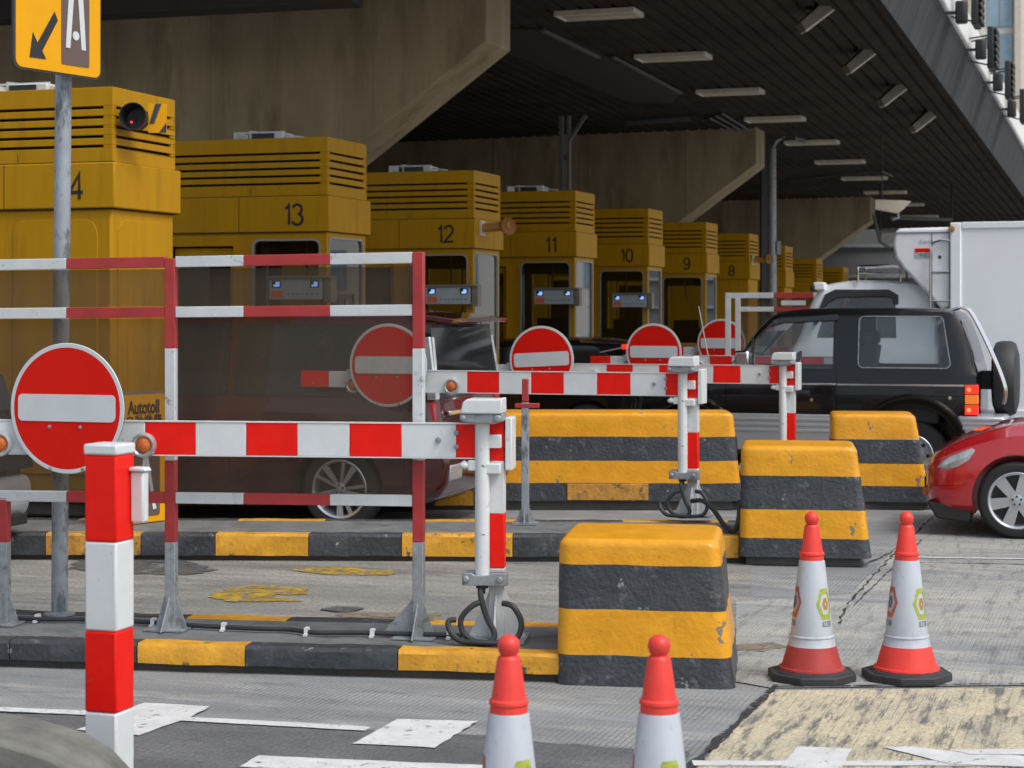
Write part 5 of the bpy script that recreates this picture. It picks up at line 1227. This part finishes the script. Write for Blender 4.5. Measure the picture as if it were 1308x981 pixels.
# rear glass, spoiler, lamps on the slanted tail
mb = MB(); mb.add([(.885,.07,1.16),(.885,W-.07,1.16),(.795,W-.14,1.78),(.795,.14,1.78),(.80,.07,1.15),(.80,W-.07,1.15),(.70,W-.14,1.77),(.70,.14,1.77)],[(0,1,2,3),(4,7,6,5),(0,4,5,1),(1,5,6,2),(2,6,7,3),(3,7,4,0)],'dark_glass'); mb.build('rear_window', van)
mb = MB(); mb.add([(.60,.16,1.885),(.60,W-.16,1.885),(1.0,W-.18,1.83),(1.0,.18,1.83),(.60,.16,1.82),(.60,W-.16,1.82),(.97,W-.18,1.795),(.97,.18,1.795),(.98,W/2,1.80),(1.05,W/2,1.845)],[(0,1,2,9,3),(4,7,8,6,5),(0,4,5,1),(1,5,6,2),(2,6,8,9),(9,8,7,3),(3,7,4,0)],'van_red'); mb.build('spoiler', van, .01)
for y0, y1 in ((.055,.26),(W-.26,W-.055)):
    mb = MB(); mb.add([(.895,y0,.84),(.905,y1,.84),(.87,y1,1.13),(.855,y0,1.13),(.80,y0,.84),(.80,y1,.84),(.75,y1,1.12),(.75,y0,1.12)],[(0,1,2,3),(4,7,6,5),(0,4,5,1),(1,5,6,2),(2,6,7,3),(3,7,4,0)],'sport_red'); mb.build('tail_lamp', van, .01)
mb = MB(); mb.box(.90,.935,.25,W-.25,1.0,1.04,'chrome'); mb.build('chrome_strip', van, .008)
for s_ in (0,1):
    ys = [(.045,.12),(W-.12,W-.045)][s_]; mb = MB(); mb.add([(.885,ys[0],1.14),(.895,ys[1],1.14),(.82,ys[1]+(.06 if s_==0 else -.06),1.68),(.80,ys[0]+(.06 if s_==0 else -.06),1.68),(.80,ys[0],1.14),(.80,ys[1],1.14),(.72,ys[1]+(.06 if s_==0 else -.06),1.66),(.72,ys[0]+(.06 if s_==0 else -.06),1.66)],[(0,1,2,3),(4,7,6,5),(0,4,5,1),(1,5,6,2),(2,6,7,3),(3,7,4,0)],'lamp_clear'); mb.build('tail_lamp', van, .008)
mb = MB(); mb.prism([(.78,.72),(.97,.72),(1.0,.60),(.98,.42),(.90,.30),(.60,.28),(.55,.5)],.02,W-.02,'van_red'); bp = mb.build('rear_bumper', van, .05, segs=4, smooth=50)
for y0 in (.08,W-.38):
    mb = MB(); mb.prism([(.975,.60),(1.008,.58),(1.0,.46),(.97,.44)],y0,y0+.30,'silver'); mb.build('vent', bp, .01)
mb = MB(); mb.tube([(.7,W-.5,.28),(.98,W-.5,.27)],.035,'dull_chrome',12); mb.build('exhaust', van)
wheel(van,0,.02,.36,.255,.23,'twist'); wheel(van,-2.9,.02,.36,.255,.23,'twist'); wheel(van,0,W-.2,.36,.255,.2,'twist'); wheel(van,-2.9,W-.2,.36,.255,.2,'twist')
mb = MB(); mb.box(-3.5,.6,.25,W-.25,.2,.4,'interior'); mb.build('underbody', van)
mb = MB(); mb.box(-1.5,-1.33,-.02,.03,.88,.92,'dull_chrome'); mb.box(-.95,-.78,-.02,.03,.88,.92,'dull_chrome'); mb.build('door_handle', van, .01)

# ---------------------------------------------------------------- red sports car, nose only in frame
W = 1.72; H0 = W/2
rc = thing('sports_car', 'glossy red sports car entering from the right edge', 'car', (P(1299,0,15.57).x, 15.57, 0), -LH+R(2))
sts = [ST(-.76,.30,.50,.54,H0-.42,H0-.38,H0-.4,H0-.5), ST(-.73,.25,.58,.63,H0-.24,H0-.20,H0-.23,H0-.34), ST(-.67,.22,.63,.69,H0-.13,H0-.09,H0-.13,H0-.25), ST(-.56,.20,.69,.76,H0-.07,H0-.04,H0-.08,H0-.21), ST(-.36,.20,.77,.85,H0-.04,H0-.01,H0-.05,H0-.20), ST(0,.20,.86,.95,H0-.03,H0,H0-.03,H0-.20), ST(.5,.20,.88,1.0,H0-.02,H0,H0-.04,H0-.2), ST(.75,.2,.88,1.03,H0-.02,H0,H0-.04,H0-.22), ST(1.25,.2,.88,1.24,H0-.02,H0,H0-.04,H0-.30), ST(1.9,.2,.88,1.26,H0-.02,H0,H0-.04,H0-.30), ST(2.5,.2,.88,1.02,H0-.02,H0,H0-.04,H0-.24), ST(3.0,.25,.84,.93,H0-.06,H0-.03,H0-.08,H0-.2), ST(3.2,.35,.7,.78,H0-.18,H0-.15,H0-.2,H0-.3)]
bd = loft_mesh(sts, W, 'sport_red', .05).build('body', rc, smooth=40); bd.parent = None
cut = [cyl_cut(0,.34,.365,-.1,.36), cyl_cut(0,.34,.365,W-.36,W+.1), cyl_cut(2.4,.34,.365,-.1,.36), cyl_cut(2.4,.34,.365,W-.36,W+.1)]
q = MB(); q.box(-.9,-.42,-.3,.16,.470,.474,'interior',RY(R(-4))); cut.append(cutter(q))
boolean(bd, cut); bd.parent = rc
# lower lip
mb = MB(); pts = [(-.74,.29),(-.66,.15),(-.40,.12),(-.37,.14),(-.37,.27)]
mb.prism(pts, .09, W-.09, 'black_plastic'); mb.build('front_lip', rc, .02, segs=3, smooth=50)
# headlight: shaped lens following the wing
def lens_on(sts, W, pts, parent, m, name, lift=.006):
    vs = []
    for x, z in pts:
        r = ring(interp(sts, x), W); best = None
        for (y1, z1), (y2, z2) in zip(r[1:13], r[2:14]):
            if min(z1,z2)-1e-6 <= z <= max(z1,z2)+1e-6:
                t = (z-z1)/((z2-z1) or 1); best = y1+(y2-y1)*t; break
        if best is None: best = r[9][0]
        vs.append(Vector((x, best-lift, z)))
    c = sum(vs, Vector())/len(vs); mb = MB(); n = len(vs); vin = [v.lerp(c,.25)+Vector((-.003,-.012,0)) for v in vs]; back = [v+Vector((0,.05,0)) for v in vs]
    mb.add(vs+vin+back, [(i,(i+1)%n,n+(i+1)%n,n+i) for i in range(n)]+[tuple(n+i for i in range(n))]+[(i,(i+1)%n,2*n+(i+1)%n,2*n+i) for i in range(n)], m)
    return mb.build(name, parent, smooth=60)
hl = lens_on(sts, W, [(-.655,.575),(-.62,.625),(-.55,.675),(-.46,.715),(-.37,.750),(-.34,.740),(-.345,.715),(-.39,.655),(-.47,.600),(-.56,.572)], rc, 'lamp_clear', 'headlight', .004)
mb = MB(); mb.box(-.79,-.70,.34,.50,.32,.38,'amber'); mb.build('front_marker', rc, .01)
mb = MB(); mb.box(-.79,-.72,.55,W-.55,.36,.46,'black_plastic'); mb.build('grille', rc, .01)
wheel(rc,0,.0,.325,.235,.22,'six'); wheel(rc,2.4,.0,.325,.235,.22,'six'); wheel(rc,0,W-.2,.325,.235,.2,'six'); wheel(rc,2.4,W-.2,.325,.235,.2,'six')
mb = MB(); mb.prism([(.80,1.0),(1.22,1.22),(1.9,1.25),(2.4,1.02)],.10,W-.10,'dark_glass'); mb.build('side_window', rc, .02)
mb = MB(); mb.box(-.3,2.9,.3,W-.3,.14,.3,'interior'); mb.build('underbody', rc)

# ---------------------------------------------------------------- refrigerated truck
tr = thing('box_truck', 'white refrigerated box truck with a roof rack on its cab', 'truck', (P(1217,0,23).x, 23, 0), -LH)
W = 2.0
mb = MB(); mb.box(0,5.0,0,W,.62,2.965,'truck_white'); bx = mb.build('cargo_box', tr, .01)
mb = MB(); mb.box(-.03,.10,-.02,.05,.60,2.98,'truck_white'); mb.box(.10,5.0,-.02,.03,2.90,2.985,'truck_white'); mb.box(.10,5.0,-.02,.03,.60,.70,'truck_white'); mb.build('corner_trim', bx, .012)
mb = MB(); mb.lathe([(.03,0),(.04,.02),(0,.03)],'logo_brown',12,TR(-.01,-.02,2.90)@RX(R(90))); mb.build('corner_cap', bx)
mb = MB()
for x in (1.25,2.5,3.75): mb.box(x,x+.012,-.006,.0,.72,2.88,'truck_white')
mb.build('panel_seam', bx)
mb = MB(); mb.box(.3,4.6,-.0,.03,.36,.55,'truck_white'); mb.build('side_skirt', tr, .008)
mb = MB(); mb.box(-.1,5.0,.5,W-.5,.5,.66,'black_plastic'); mb.build('chassis', tr)
pts = [(-.70,2.88),(-.66,2.92),(-.04,2.93),(-.04,1.95),(-.14,1.92),(-.30,2.10),(-.60,2.42),(-.70,2.56),(-.73,2.72)]
mb = MB(); mb.prism(pts,.04,W-.04,'cab_white'); rf = mb.build('cooling_unit', tr, .035, segs=3)
mb = MB(); mb.box(-.70,-.04,.03,.045,2.855,2.87,'grey_panel'); mb.box(-.26,-.25,.034,.045,1.99,2.86,'grey_panel'); mb.box(-.26,-.04,.034,.045,2.36,2.37,'grey_panel'); mb.lathe([(.022,0),(.0,.003)],'rim_dark',12,TR(-.16,.036,2.56)@RX(R(90))); mb.build('panel_seam', rf)
mb = MB(); mb.box(-.46,-.28,.034,.041,2.62,2.67,'sign_red'); mb.box(-.46,-.28,.034,.041,2.55,2.619,'screen_box'); mb.build('plate', rf)
text('942', .055, 'logo_grey', rf, (-.36,.033,2.585), name='lettering', sx=1.2)
text('Carrier', .050, 'facade_glass', rf, (-.30,.033,2.755), name='lettering', sx=1.4)
mb = MB(); mb.tube(crv([(-.04,.0,2.76),(-.16,-.01,2.76),(-.26,-.01,2.66),(-.27,-.01,2.2),(-.27,-.01,1.9)],5),.013,'chrome',8); mb.tube([(-.27,-.01,2.38),(-.04,-.01,2.38)],.01,'chrome',8); mb.tube([(-.27,-.01,2.02),(-.04,-.01,2.02)],.01,'chrome',8); mb.build('grab_rail', rf)
# cab
Wc = 1.76; H0 = Wc/2
sts = [ST(-2.05,.45,1.35,1.42,H0-.12,H0-.1,H0-.14,H0-.22), ST(-1.98,.42,1.42,1.5,H0-.04,H0-.03,H0-.07,H0-.16), ST(-1.72,.42,1.50,2.14,H0-.03,H0,H0-.05,H0-.15), ST(-1.60,.42,1.50,2.235,H0-.03,H0,H0-.05,H0-.14), ST(-1.2,.42,1.5,2.285,H0-.03,H0,H0-.05,H0-.13), ST(-.6,.42,1.5,2.27,H0-.03,H0,H0-.05,H0-.13), ST(-.36,.42,1.5,2.21,H0-.03,H0,H0-.05,H0-.15), ST(-.24,.45,1.5,2.0,H0-.04,H0-.01,H0-.06,H0-.16), ST(-.20,.5,1.45,1.6,H0-.06,H0-.04,H0-.08,H0-.18)]
cb = loft_mesh(sts, Wc, 'cab_white').build('cab', tr, smooth=32); cb.parent = None
cv = [ST(-1.85,.9,1.45,1.55,H0-.1,H0-.09,H0-.11,H0-.22), ST(-1.58,.9,1.45,2.13,H0-.1,H0-.09,H0-.11,H0-.22), ST(-.5,.9,1.45,2.18,H0-.1,H0-.09,H0-.11,H0-.22), ST(-.35,.9,1.45,1.9,H0-.1,H0-.09,H0-.11,H0-.22)]
c0 = loft_mesh(cv, Wc, 'interior', .2).build('cut', smooth=0)
wn = [(-1.69,1.56),(-1.55,2.06),(-1.47,2.13),(-.82,2.13),(-.72,2.08),(-.70,1.56)]
q = MB(); q.prism(wn,-.1,Wc+.1,'interior'); q2 = MB(); q2.box(-.5,-.1,.25,Wc-.25,1.62,2.0,'interior'); q3 = MB(); q3.box(-2.1,-1.4,.22,Wc-.22,1.56,2.06,'interior')
boolean(cb, [c0, cutter(q), cutter(q2), cutter(q3), cyl_cut(-1.25,.38,.44,-.1,.4), cyl_cut(-1.25,.38,.44,Wc-.4,Wc+.1)]); cb.parent = tr
for ch in (cb,): ch.location = (0,.10,0)
sg2 = side_glass(wn, .06, R(9), tr, name='side_window'); sg2.location = (0,.10,0)
mb = MB(); mb.prism([(-1.74,1.72-1.5),(-1.60,2.11-1.5),(-1.47,2.175-1.5),(-.80,2.175-1.5),(-.68,2.10-1.5),(-.68,1.98-1.5),(-.74,1.98-1.5),(-.76,2.06-1.5),(-.84,2.085-1.5),(-1.44,2.07-1.5),(-1.56,2.0-1.5),(-1.69,1.72-1.5)],-.03,.0,'black_plastic',TR(0,.14,1.5)@RX(-R(10))); mb.build('rain_visor', tr, .006)
mb = MB(); mb.box(-1.74,-1.60,.2,.4,2.16,2.26,'cab_white'); mb.box(-1.78,-1.72,.18,.4,2.15,2.23,'black_plastic'); mb.build('roof_lamp', tr, .015)
mb = MB()
for y in (.22,.9):
    mb.tube(crv([(-1.18,y,2.26),(-1.18,y,2.42),(-1.14,y,2.46),(-.70,y,2.46),(-.66,y,2.42),(-.66,y,2.26)],4),.016,'chrome',8)
for x in (-1.12,-1.0,-.88,-.76): mb.tube([(x,.22,2.46),(x,.9,2.46)],.014,'chrome',8)
mb.tube([(-1.18,.22,2.38),(-.66,.22,2.36)],.012,'chrome',8)
mb.build('roof_rack', tr)
mb = MB(); mb.box(-1.3,-.75,.25,.75,1.0,1.3,'seat'); mb.prism([(-.85,1.25),(-.7,1.25),(-.55,1.95),(-.68,1.97)],.25,.72,'seat'); mb.prism([(-.85,1.25),(-.7,1.25),(-.55,1.95),(-.68,1.97)],1.0,1.47,'sport_red'); mb.build('seats', tr, .03)
mb = MB(); mb.box(-.5,-.3,.3,1.7,1.5,1.56,'galv'); mb.bar((-.45,.3,1.5),(-.05,.3,1.9),.05,.05,'dull_chrome'); mb.build('cab_mount', tr)
wheel(tr,-1.25,.12,.38,.2,.22,'plain'); wheel(tr,3.2,.08,.38,.2,.24,'plain'); wheel(tr,-1.25,W-.25,.38,.2,.22,'plain'); wheel(tr,3.2,W-.25,.38,.2,.24,'plain')

# ---------------------------------------------------------------- black car farther down the lane
W = 1.8; H0 = W/2
bc = thing('black_car', 'black car with a lit red tail lamp behind the third no entry sign', 'car', (P(822,0,24.2).x, 24.2, 0), -LH)
sts = [ST(-4.5,.3,.65,.72,H0-.3,H0-.28,H0-.3,H0-.45), ST(-4.2,.22,.85,.92,H0-.06,H0-.04,H0-.08,H0-.25), ST(-3.2,.2,.95,1.05,H0-.02,H0,H0-.04,H0-.2), ST(-2.4,.2,.98,1.46,H0-.02,H0,H0-.04,H0-.24), ST(-1.9,.2,1.0,1.53,H0-.02,H0,H0-.04,H0-.22), ST(-1.0,.2,1.02,1.545,H0-.02,H0,H0-.04,H0-.22), ST(-.45,.22,1.06,1.50,H0-.02,H0,H0-.04,H0-.22), ST(-.15,.25,1.1,1.44,H0-.04,H0-.02,H0-.06,H0-.2), ST(.15,.35,1.0,1.12,H0-.08,H0-.06,H0-.1,H0-.2), ST(.2,.4,.8,.9,H0-.12,H0-.1,H0-.13,H0-.25)]
bd = loft_mesh(sts, W, 'black_paint').build('body', bc, smooth=32); bd.parent = None
boolean(bd, [cyl_cut(-.75,.36,.38,-.1,.3), cyl_cut(-3.5,.36,.38,-.1,.3)]); bd.parent = bc
overlay([(-2.9,1.05),(-2.3,1.40),(-1.5,1.46),(-1.5,1.05)], .045, R(14), bc, 'side_window'); overlay([(-1.42,1.05),(-1.42,1.46),(-.7,1.45),(-.4,1.28),(-.4,1.12)], .045, R(14), bc, 'side_window')
mb = MB(); mb.add([(.17,.2,1.06),(.17,W-.2,1.06),(-.10,W-.25,1.42),(-.10,.25,1.42),(.12,.2,1.06),(.12,W-.2,1.06),(-.15,W-.25,1.41),(-.15,.25,1.41)],[(0,1,2,3),(4,7,6,5),(0,4,5,1),(1,5,6,2),(2,6,7,3),(3,7,4,0)],'dark_glass'); mb.build('rear_window', bc)
mb = MB(); mb.box(-.34,-.02,.16,.30,1.40,1.46,'brake',TR(0,0,0)@RY(R(0))); mb.build('tail_lamp', bc, .01)
mb = MB(); mb.bar((-.9,.16,1.50),(-.28,.18,1.47),.02,.02,'chrome'); mb.bar((-.6,.06,1.36),(-.28,.15,1.43),.015,.015,'chrome'); mb.build('roof_rail', bc)
wheel(bc,-.75,.02,.35,.24,.2,'six'); wheel(bc,-3.5,.02,.35,.24,.2,'six'); wheel(bc,-.75,W-.2,.35,.24,.2,'six'); wheel(bc,-3.5,W-.2,.35,.24,.2,'six')

# ---------------------------------------------------------------- dark car at the left edge
W = 1.75; H0 = W/2
lc = thing('dark_saloon', 'dark car with a silver lower bumper cut by the left edge', 'car', (P(52,0,12.6).x-1.50, 12.9, 0), -LH)
sts = [ST(-4.2,.3,.6,.7,H0-.3,H0-.28,H0-.3,H0-.45), ST(-3.9,.2,.8,.9,H0-.06,H0-.04,H0-.08,H0-.25), ST(-3.0,.2,.9,1.0,H0-.02,H0,H0-.04,H0-.2), ST(-2.2,.2,.98,1.52,H0-.02,H0,H0-.04,H0-.24), ST(-1.4,.2,1.0,1.62,H0-.02,H0,H0-.04,H0-.22), ST(-.6,.2,1.02,1.6,H0-.02,H0,H0-.04,H0-.2), ST(.02,.25,1.1,1.57,H0-.02,H0,H0-.04,H0-.2), ST(.28,.3,1.12,1.44,H0-.03,H0-.02,H0-.05,H0-.16), ST(.37,.35,.98,1.12,H0-.05,H0-.04,H0-.07,H0-.14), ST(.40,.4,.8,.84,H0-.1,H0-.08,H0-.11,H0-.2)]
bd = loft_mesh(sts, W, 'char_paint').build('body', lc, smooth=32); bd.parent = None
boolean(bd, [cyl_cut(-.55,.33,.36,-.1,.3), cyl_cut(-3.2,.33,.36,-.1,.3)]); bd.parent = lc
overlay([(-2.6,1.03),(-2.0,1.45),(-1.2,1.53),(-1.2,1.03)], .04, R(13), lc, 'side_window'); overlay([(-1.12,1.03),(-1.12,1.53),(-.35,1.48),(-.1,1.3),(-.1,1.05)], .04, R(13), lc, 'side_window')
mb = MB(); mb.prism([(-.08,.66),(.44,.66),(.47,.55),(.44,.36),(.30,.28),(-.12,.26)],-.01,W+.01,'silver'); bp = mb.build('rear_bumper', lc, .07, segs=4, smooth=50)
mb = MB(); mb.prism([(-.10,.90),(.42,.90),(.455,.70),(-.10,.67)],-.016,W+.016,'black_plastic'); mb.box(.0,.475,.1,W-.1,.28,.36,'black_plastic'); mb.build('bumper_trim', bp, .008)
mb = MB(); mb.add([(.375,.12,1.15),(.375,W-.12,1.15),(.305,W-.18,1.42),(.305,.18,1.42),(.33,.12,1.15),(.33,W-.12,1.15),(.2,W-.18,1.42),(.2,.18,1.42)],[(0,1,2,3),(4,7,6,5),(0,4,5,1),(1,5,6,2),(2,6,7,3),(3,7,4,0)],'dark_glass'); mb.build('rear_window', lc)
mb = MB(); mb.box(.38,.41,.3,W-.12,.96,.985,'chrome'); mb.build('chrome_strip', lc, .004)
mb = MB(); mb.add([(.39,.1,1.08),(.39,.35,1.08),(.28,.35,1.26),(.24,.08,1.26),(.3,.05,1.08),(.2,.05,1.26)],[(0,1,2,3),(0,3,5,4)],'sport_red'); mb.build('tail_lamp', lc)
text('P', .16, 'chrome', lc, (.385,W-.36,1.05), rot=(R(75),0,R(90)), name='badge', sx=1, bold=.006)
wheel(lc,-.55,.02,.33,.22,.2,'six'); wheel(lc,-3.2,.02,.33,.22,.2,'six'); wheel(lc,-.55,W-.2,.33,.22,.2,'six'); wheel(lc,-3.2,W-.2,.33,.22,.2,'six')

# ---------------------------------------------------------------- toll collector in booth 11
b11 = B[11]
pe = thing('person', 'toll collector in a pale blue face mask and yellow shirt inside booth 11', 'person', b11.location+U*-1.42+V*.32+Vector((0,0,.30)), -LH-R(15))
def skin_fig():
    bm = bmesh.new(); sl = bm.verts.layers.skin.verify()
    J = {'pel':((0,0,.86),.13),'wai':((0,0,1.05),.125),'che':((0,0,1.28),.15),'nec':((0,-.01,1.43),.055),'hed':((0,-.03,1.53),.06),
         'shl':((-.17,0,1.36),.06),'ell':((-.22,-.08,1.10),.042),'wrl':((-.12,-.30,1.05),.03),'shr':((.17,0,1.36),.06),'elr':((.22,-.08,1.10),.042),'wrr':((.12,-.30,1.05),.03),
         'hil':((-.09,0,.82),.09),'knl':((-.10,-.02,.46),.06),'anl':((-.10,0,.08),.04),'tol':((-.10,-.14,.04),.035),'hir':((.09,0,.82),.09),'knr':((.10,-.02,.46),.06),'anr':((.10,0,.08),.04),'tor':((.10,-.14,.04),.035)}
    E = [('pel','wai'),('wai','che'),('che','nec'),('nec','hed'),('che','shl'),('shl','ell'),('ell','wrl'),('che','shr'),('shr','elr'),('elr','wrr'),('pel','hil'),('hil','knl'),('knl','anl'),('anl','tol'),('pel','hir'),('hir','knr'),('knr','anr'),('anr','tor')]
    vs = {}
    for k, (p, r) in J.items(): v = bm.verts.new(p); v[sl].radius = (r, r); vs[k] = v
    vs['pel'][sl].use_root = True
    for a, b in E: bm.edges.new((vs[a], vs[b]))
    for s_, wr in ((-1,'wrl'),(1,'wrr')):
        w0 = Vector(J[wr][0]); pal = bm.verts.new(w0+Vector((0,-.07,-.005))); pal[sl].radius = (.028,.018); bm.edges.new((vs[wr], pal))
        for i, (dx, L_) in enumerate(((-.028,.065),(-.010,.075),(.010,.07),(.027,.055))):
            a = bm.verts.new(pal.co+Vector((dx,-.035,-.004))); a[sl].radius = (.009,.009); b = bm.verts.new(a.co+Vector((dx*.1,-L_*.6,-.012))); b[sl].radius = (.008,.008); c = bm.verts.new(b.co+Vector((0,-L_*.35,-.02))); c[sl].radius = (.007,.007)
            bm.edges.new((pal,a)); bm.edges.new((a,b)); bm.edges.new((b,c))
        t1 = bm.verts.new(w0+Vector((-s_*.04,-.05,.0))); t1[sl].radius = (.010,.010); t2 = bm.verts.new(t1.co+Vector((-s_*.012,-.035,-.004))); t2[sl].radius = (.008,.008); bm.edges.new((vs[wr],t1)); bm.edges.new((t1,t2))
    me = bpy.data.meshes.new('body'); bm.to_mesh(me); bm.free(); o = bpy.data.objects.new('body', me); C.objects.link(o)
    o.modifiers.new('s','SKIN'); ss = o.modifiers.new('d','SUBSURF'); ss.levels = 1; ss.render_levels = 1
    bpy.context.view_layer.update(); m2 = bpy.data.meshes.new_from_object(o.evaluated_get(bpy.context.evaluated_depsgraph_get())); o.modifiers.clear(); o.data = m2
    m2.materials.clear(); m2.materials.append(M['uniform']); m2.materials.append(M['skin']); m2.materials.append(M['hair'])
    for p_ in m2.polygons:
        c = p_.center
        p_.material_index = 1 if c.z > 1.44 or c.y < -.22 and .9 < c.z < 1.2 else (2 if c.z < .8 else 0)
    m2.shade_smooth(); return o
f = skin_fig(); f.parent = pe
def ell(name, c, r, m, par, cutf=None):
    bm = bmesh.new(); bmesh.ops.create_icosphere(bm, subdivisions=3, radius=1)
    for v in bm.verts: v.co = Vector((v.co.x*r[0], v.co.y*r[1], v.co.z*r[2]))
    if cutf:
        dl = [fc for fc in bm.faces if not cutf(fc.calc_center_median())]; bmesh.ops.delete(bm, geom=dl, context='FACES')
    me = bpy.data.meshes.new(name); bm.to_mesh(me); bm.free(); me.materials.append(M[m]); me.shade_smooth(); o = bpy.data.objects.new(name, me); C.objects.link(o); o.parent = par; o.location = c; return o
hc = Vector((0,-.03,1.60))
ell('head', hc, (.078,.095,.115), 'skin', pe)
ell('hair', hc+Vector((0,.012,.012)), (.090,.102,.118), 'hair', pe, lambda c: c.z > .03 or c.y > .02)
ell('face_mask', hc+Vector((0,-.012,-.035)), (.078,.098,.062), 'mask_blue', pe, lambda c: c.y < -.01)
for s_ in (-1,1):
    ell('eye', hc+Vector((s_*.032,-.086,.012)), (.013,.008,.008), 'hair', pe); ell('ear', hc+Vector((s_*.079,.0,.0)), (.012,.022,.030), 'skin', pe)
ell('nose', hc+Vector((0,-.098,-.010)), (.012,.014,.02), 'skin', pe)
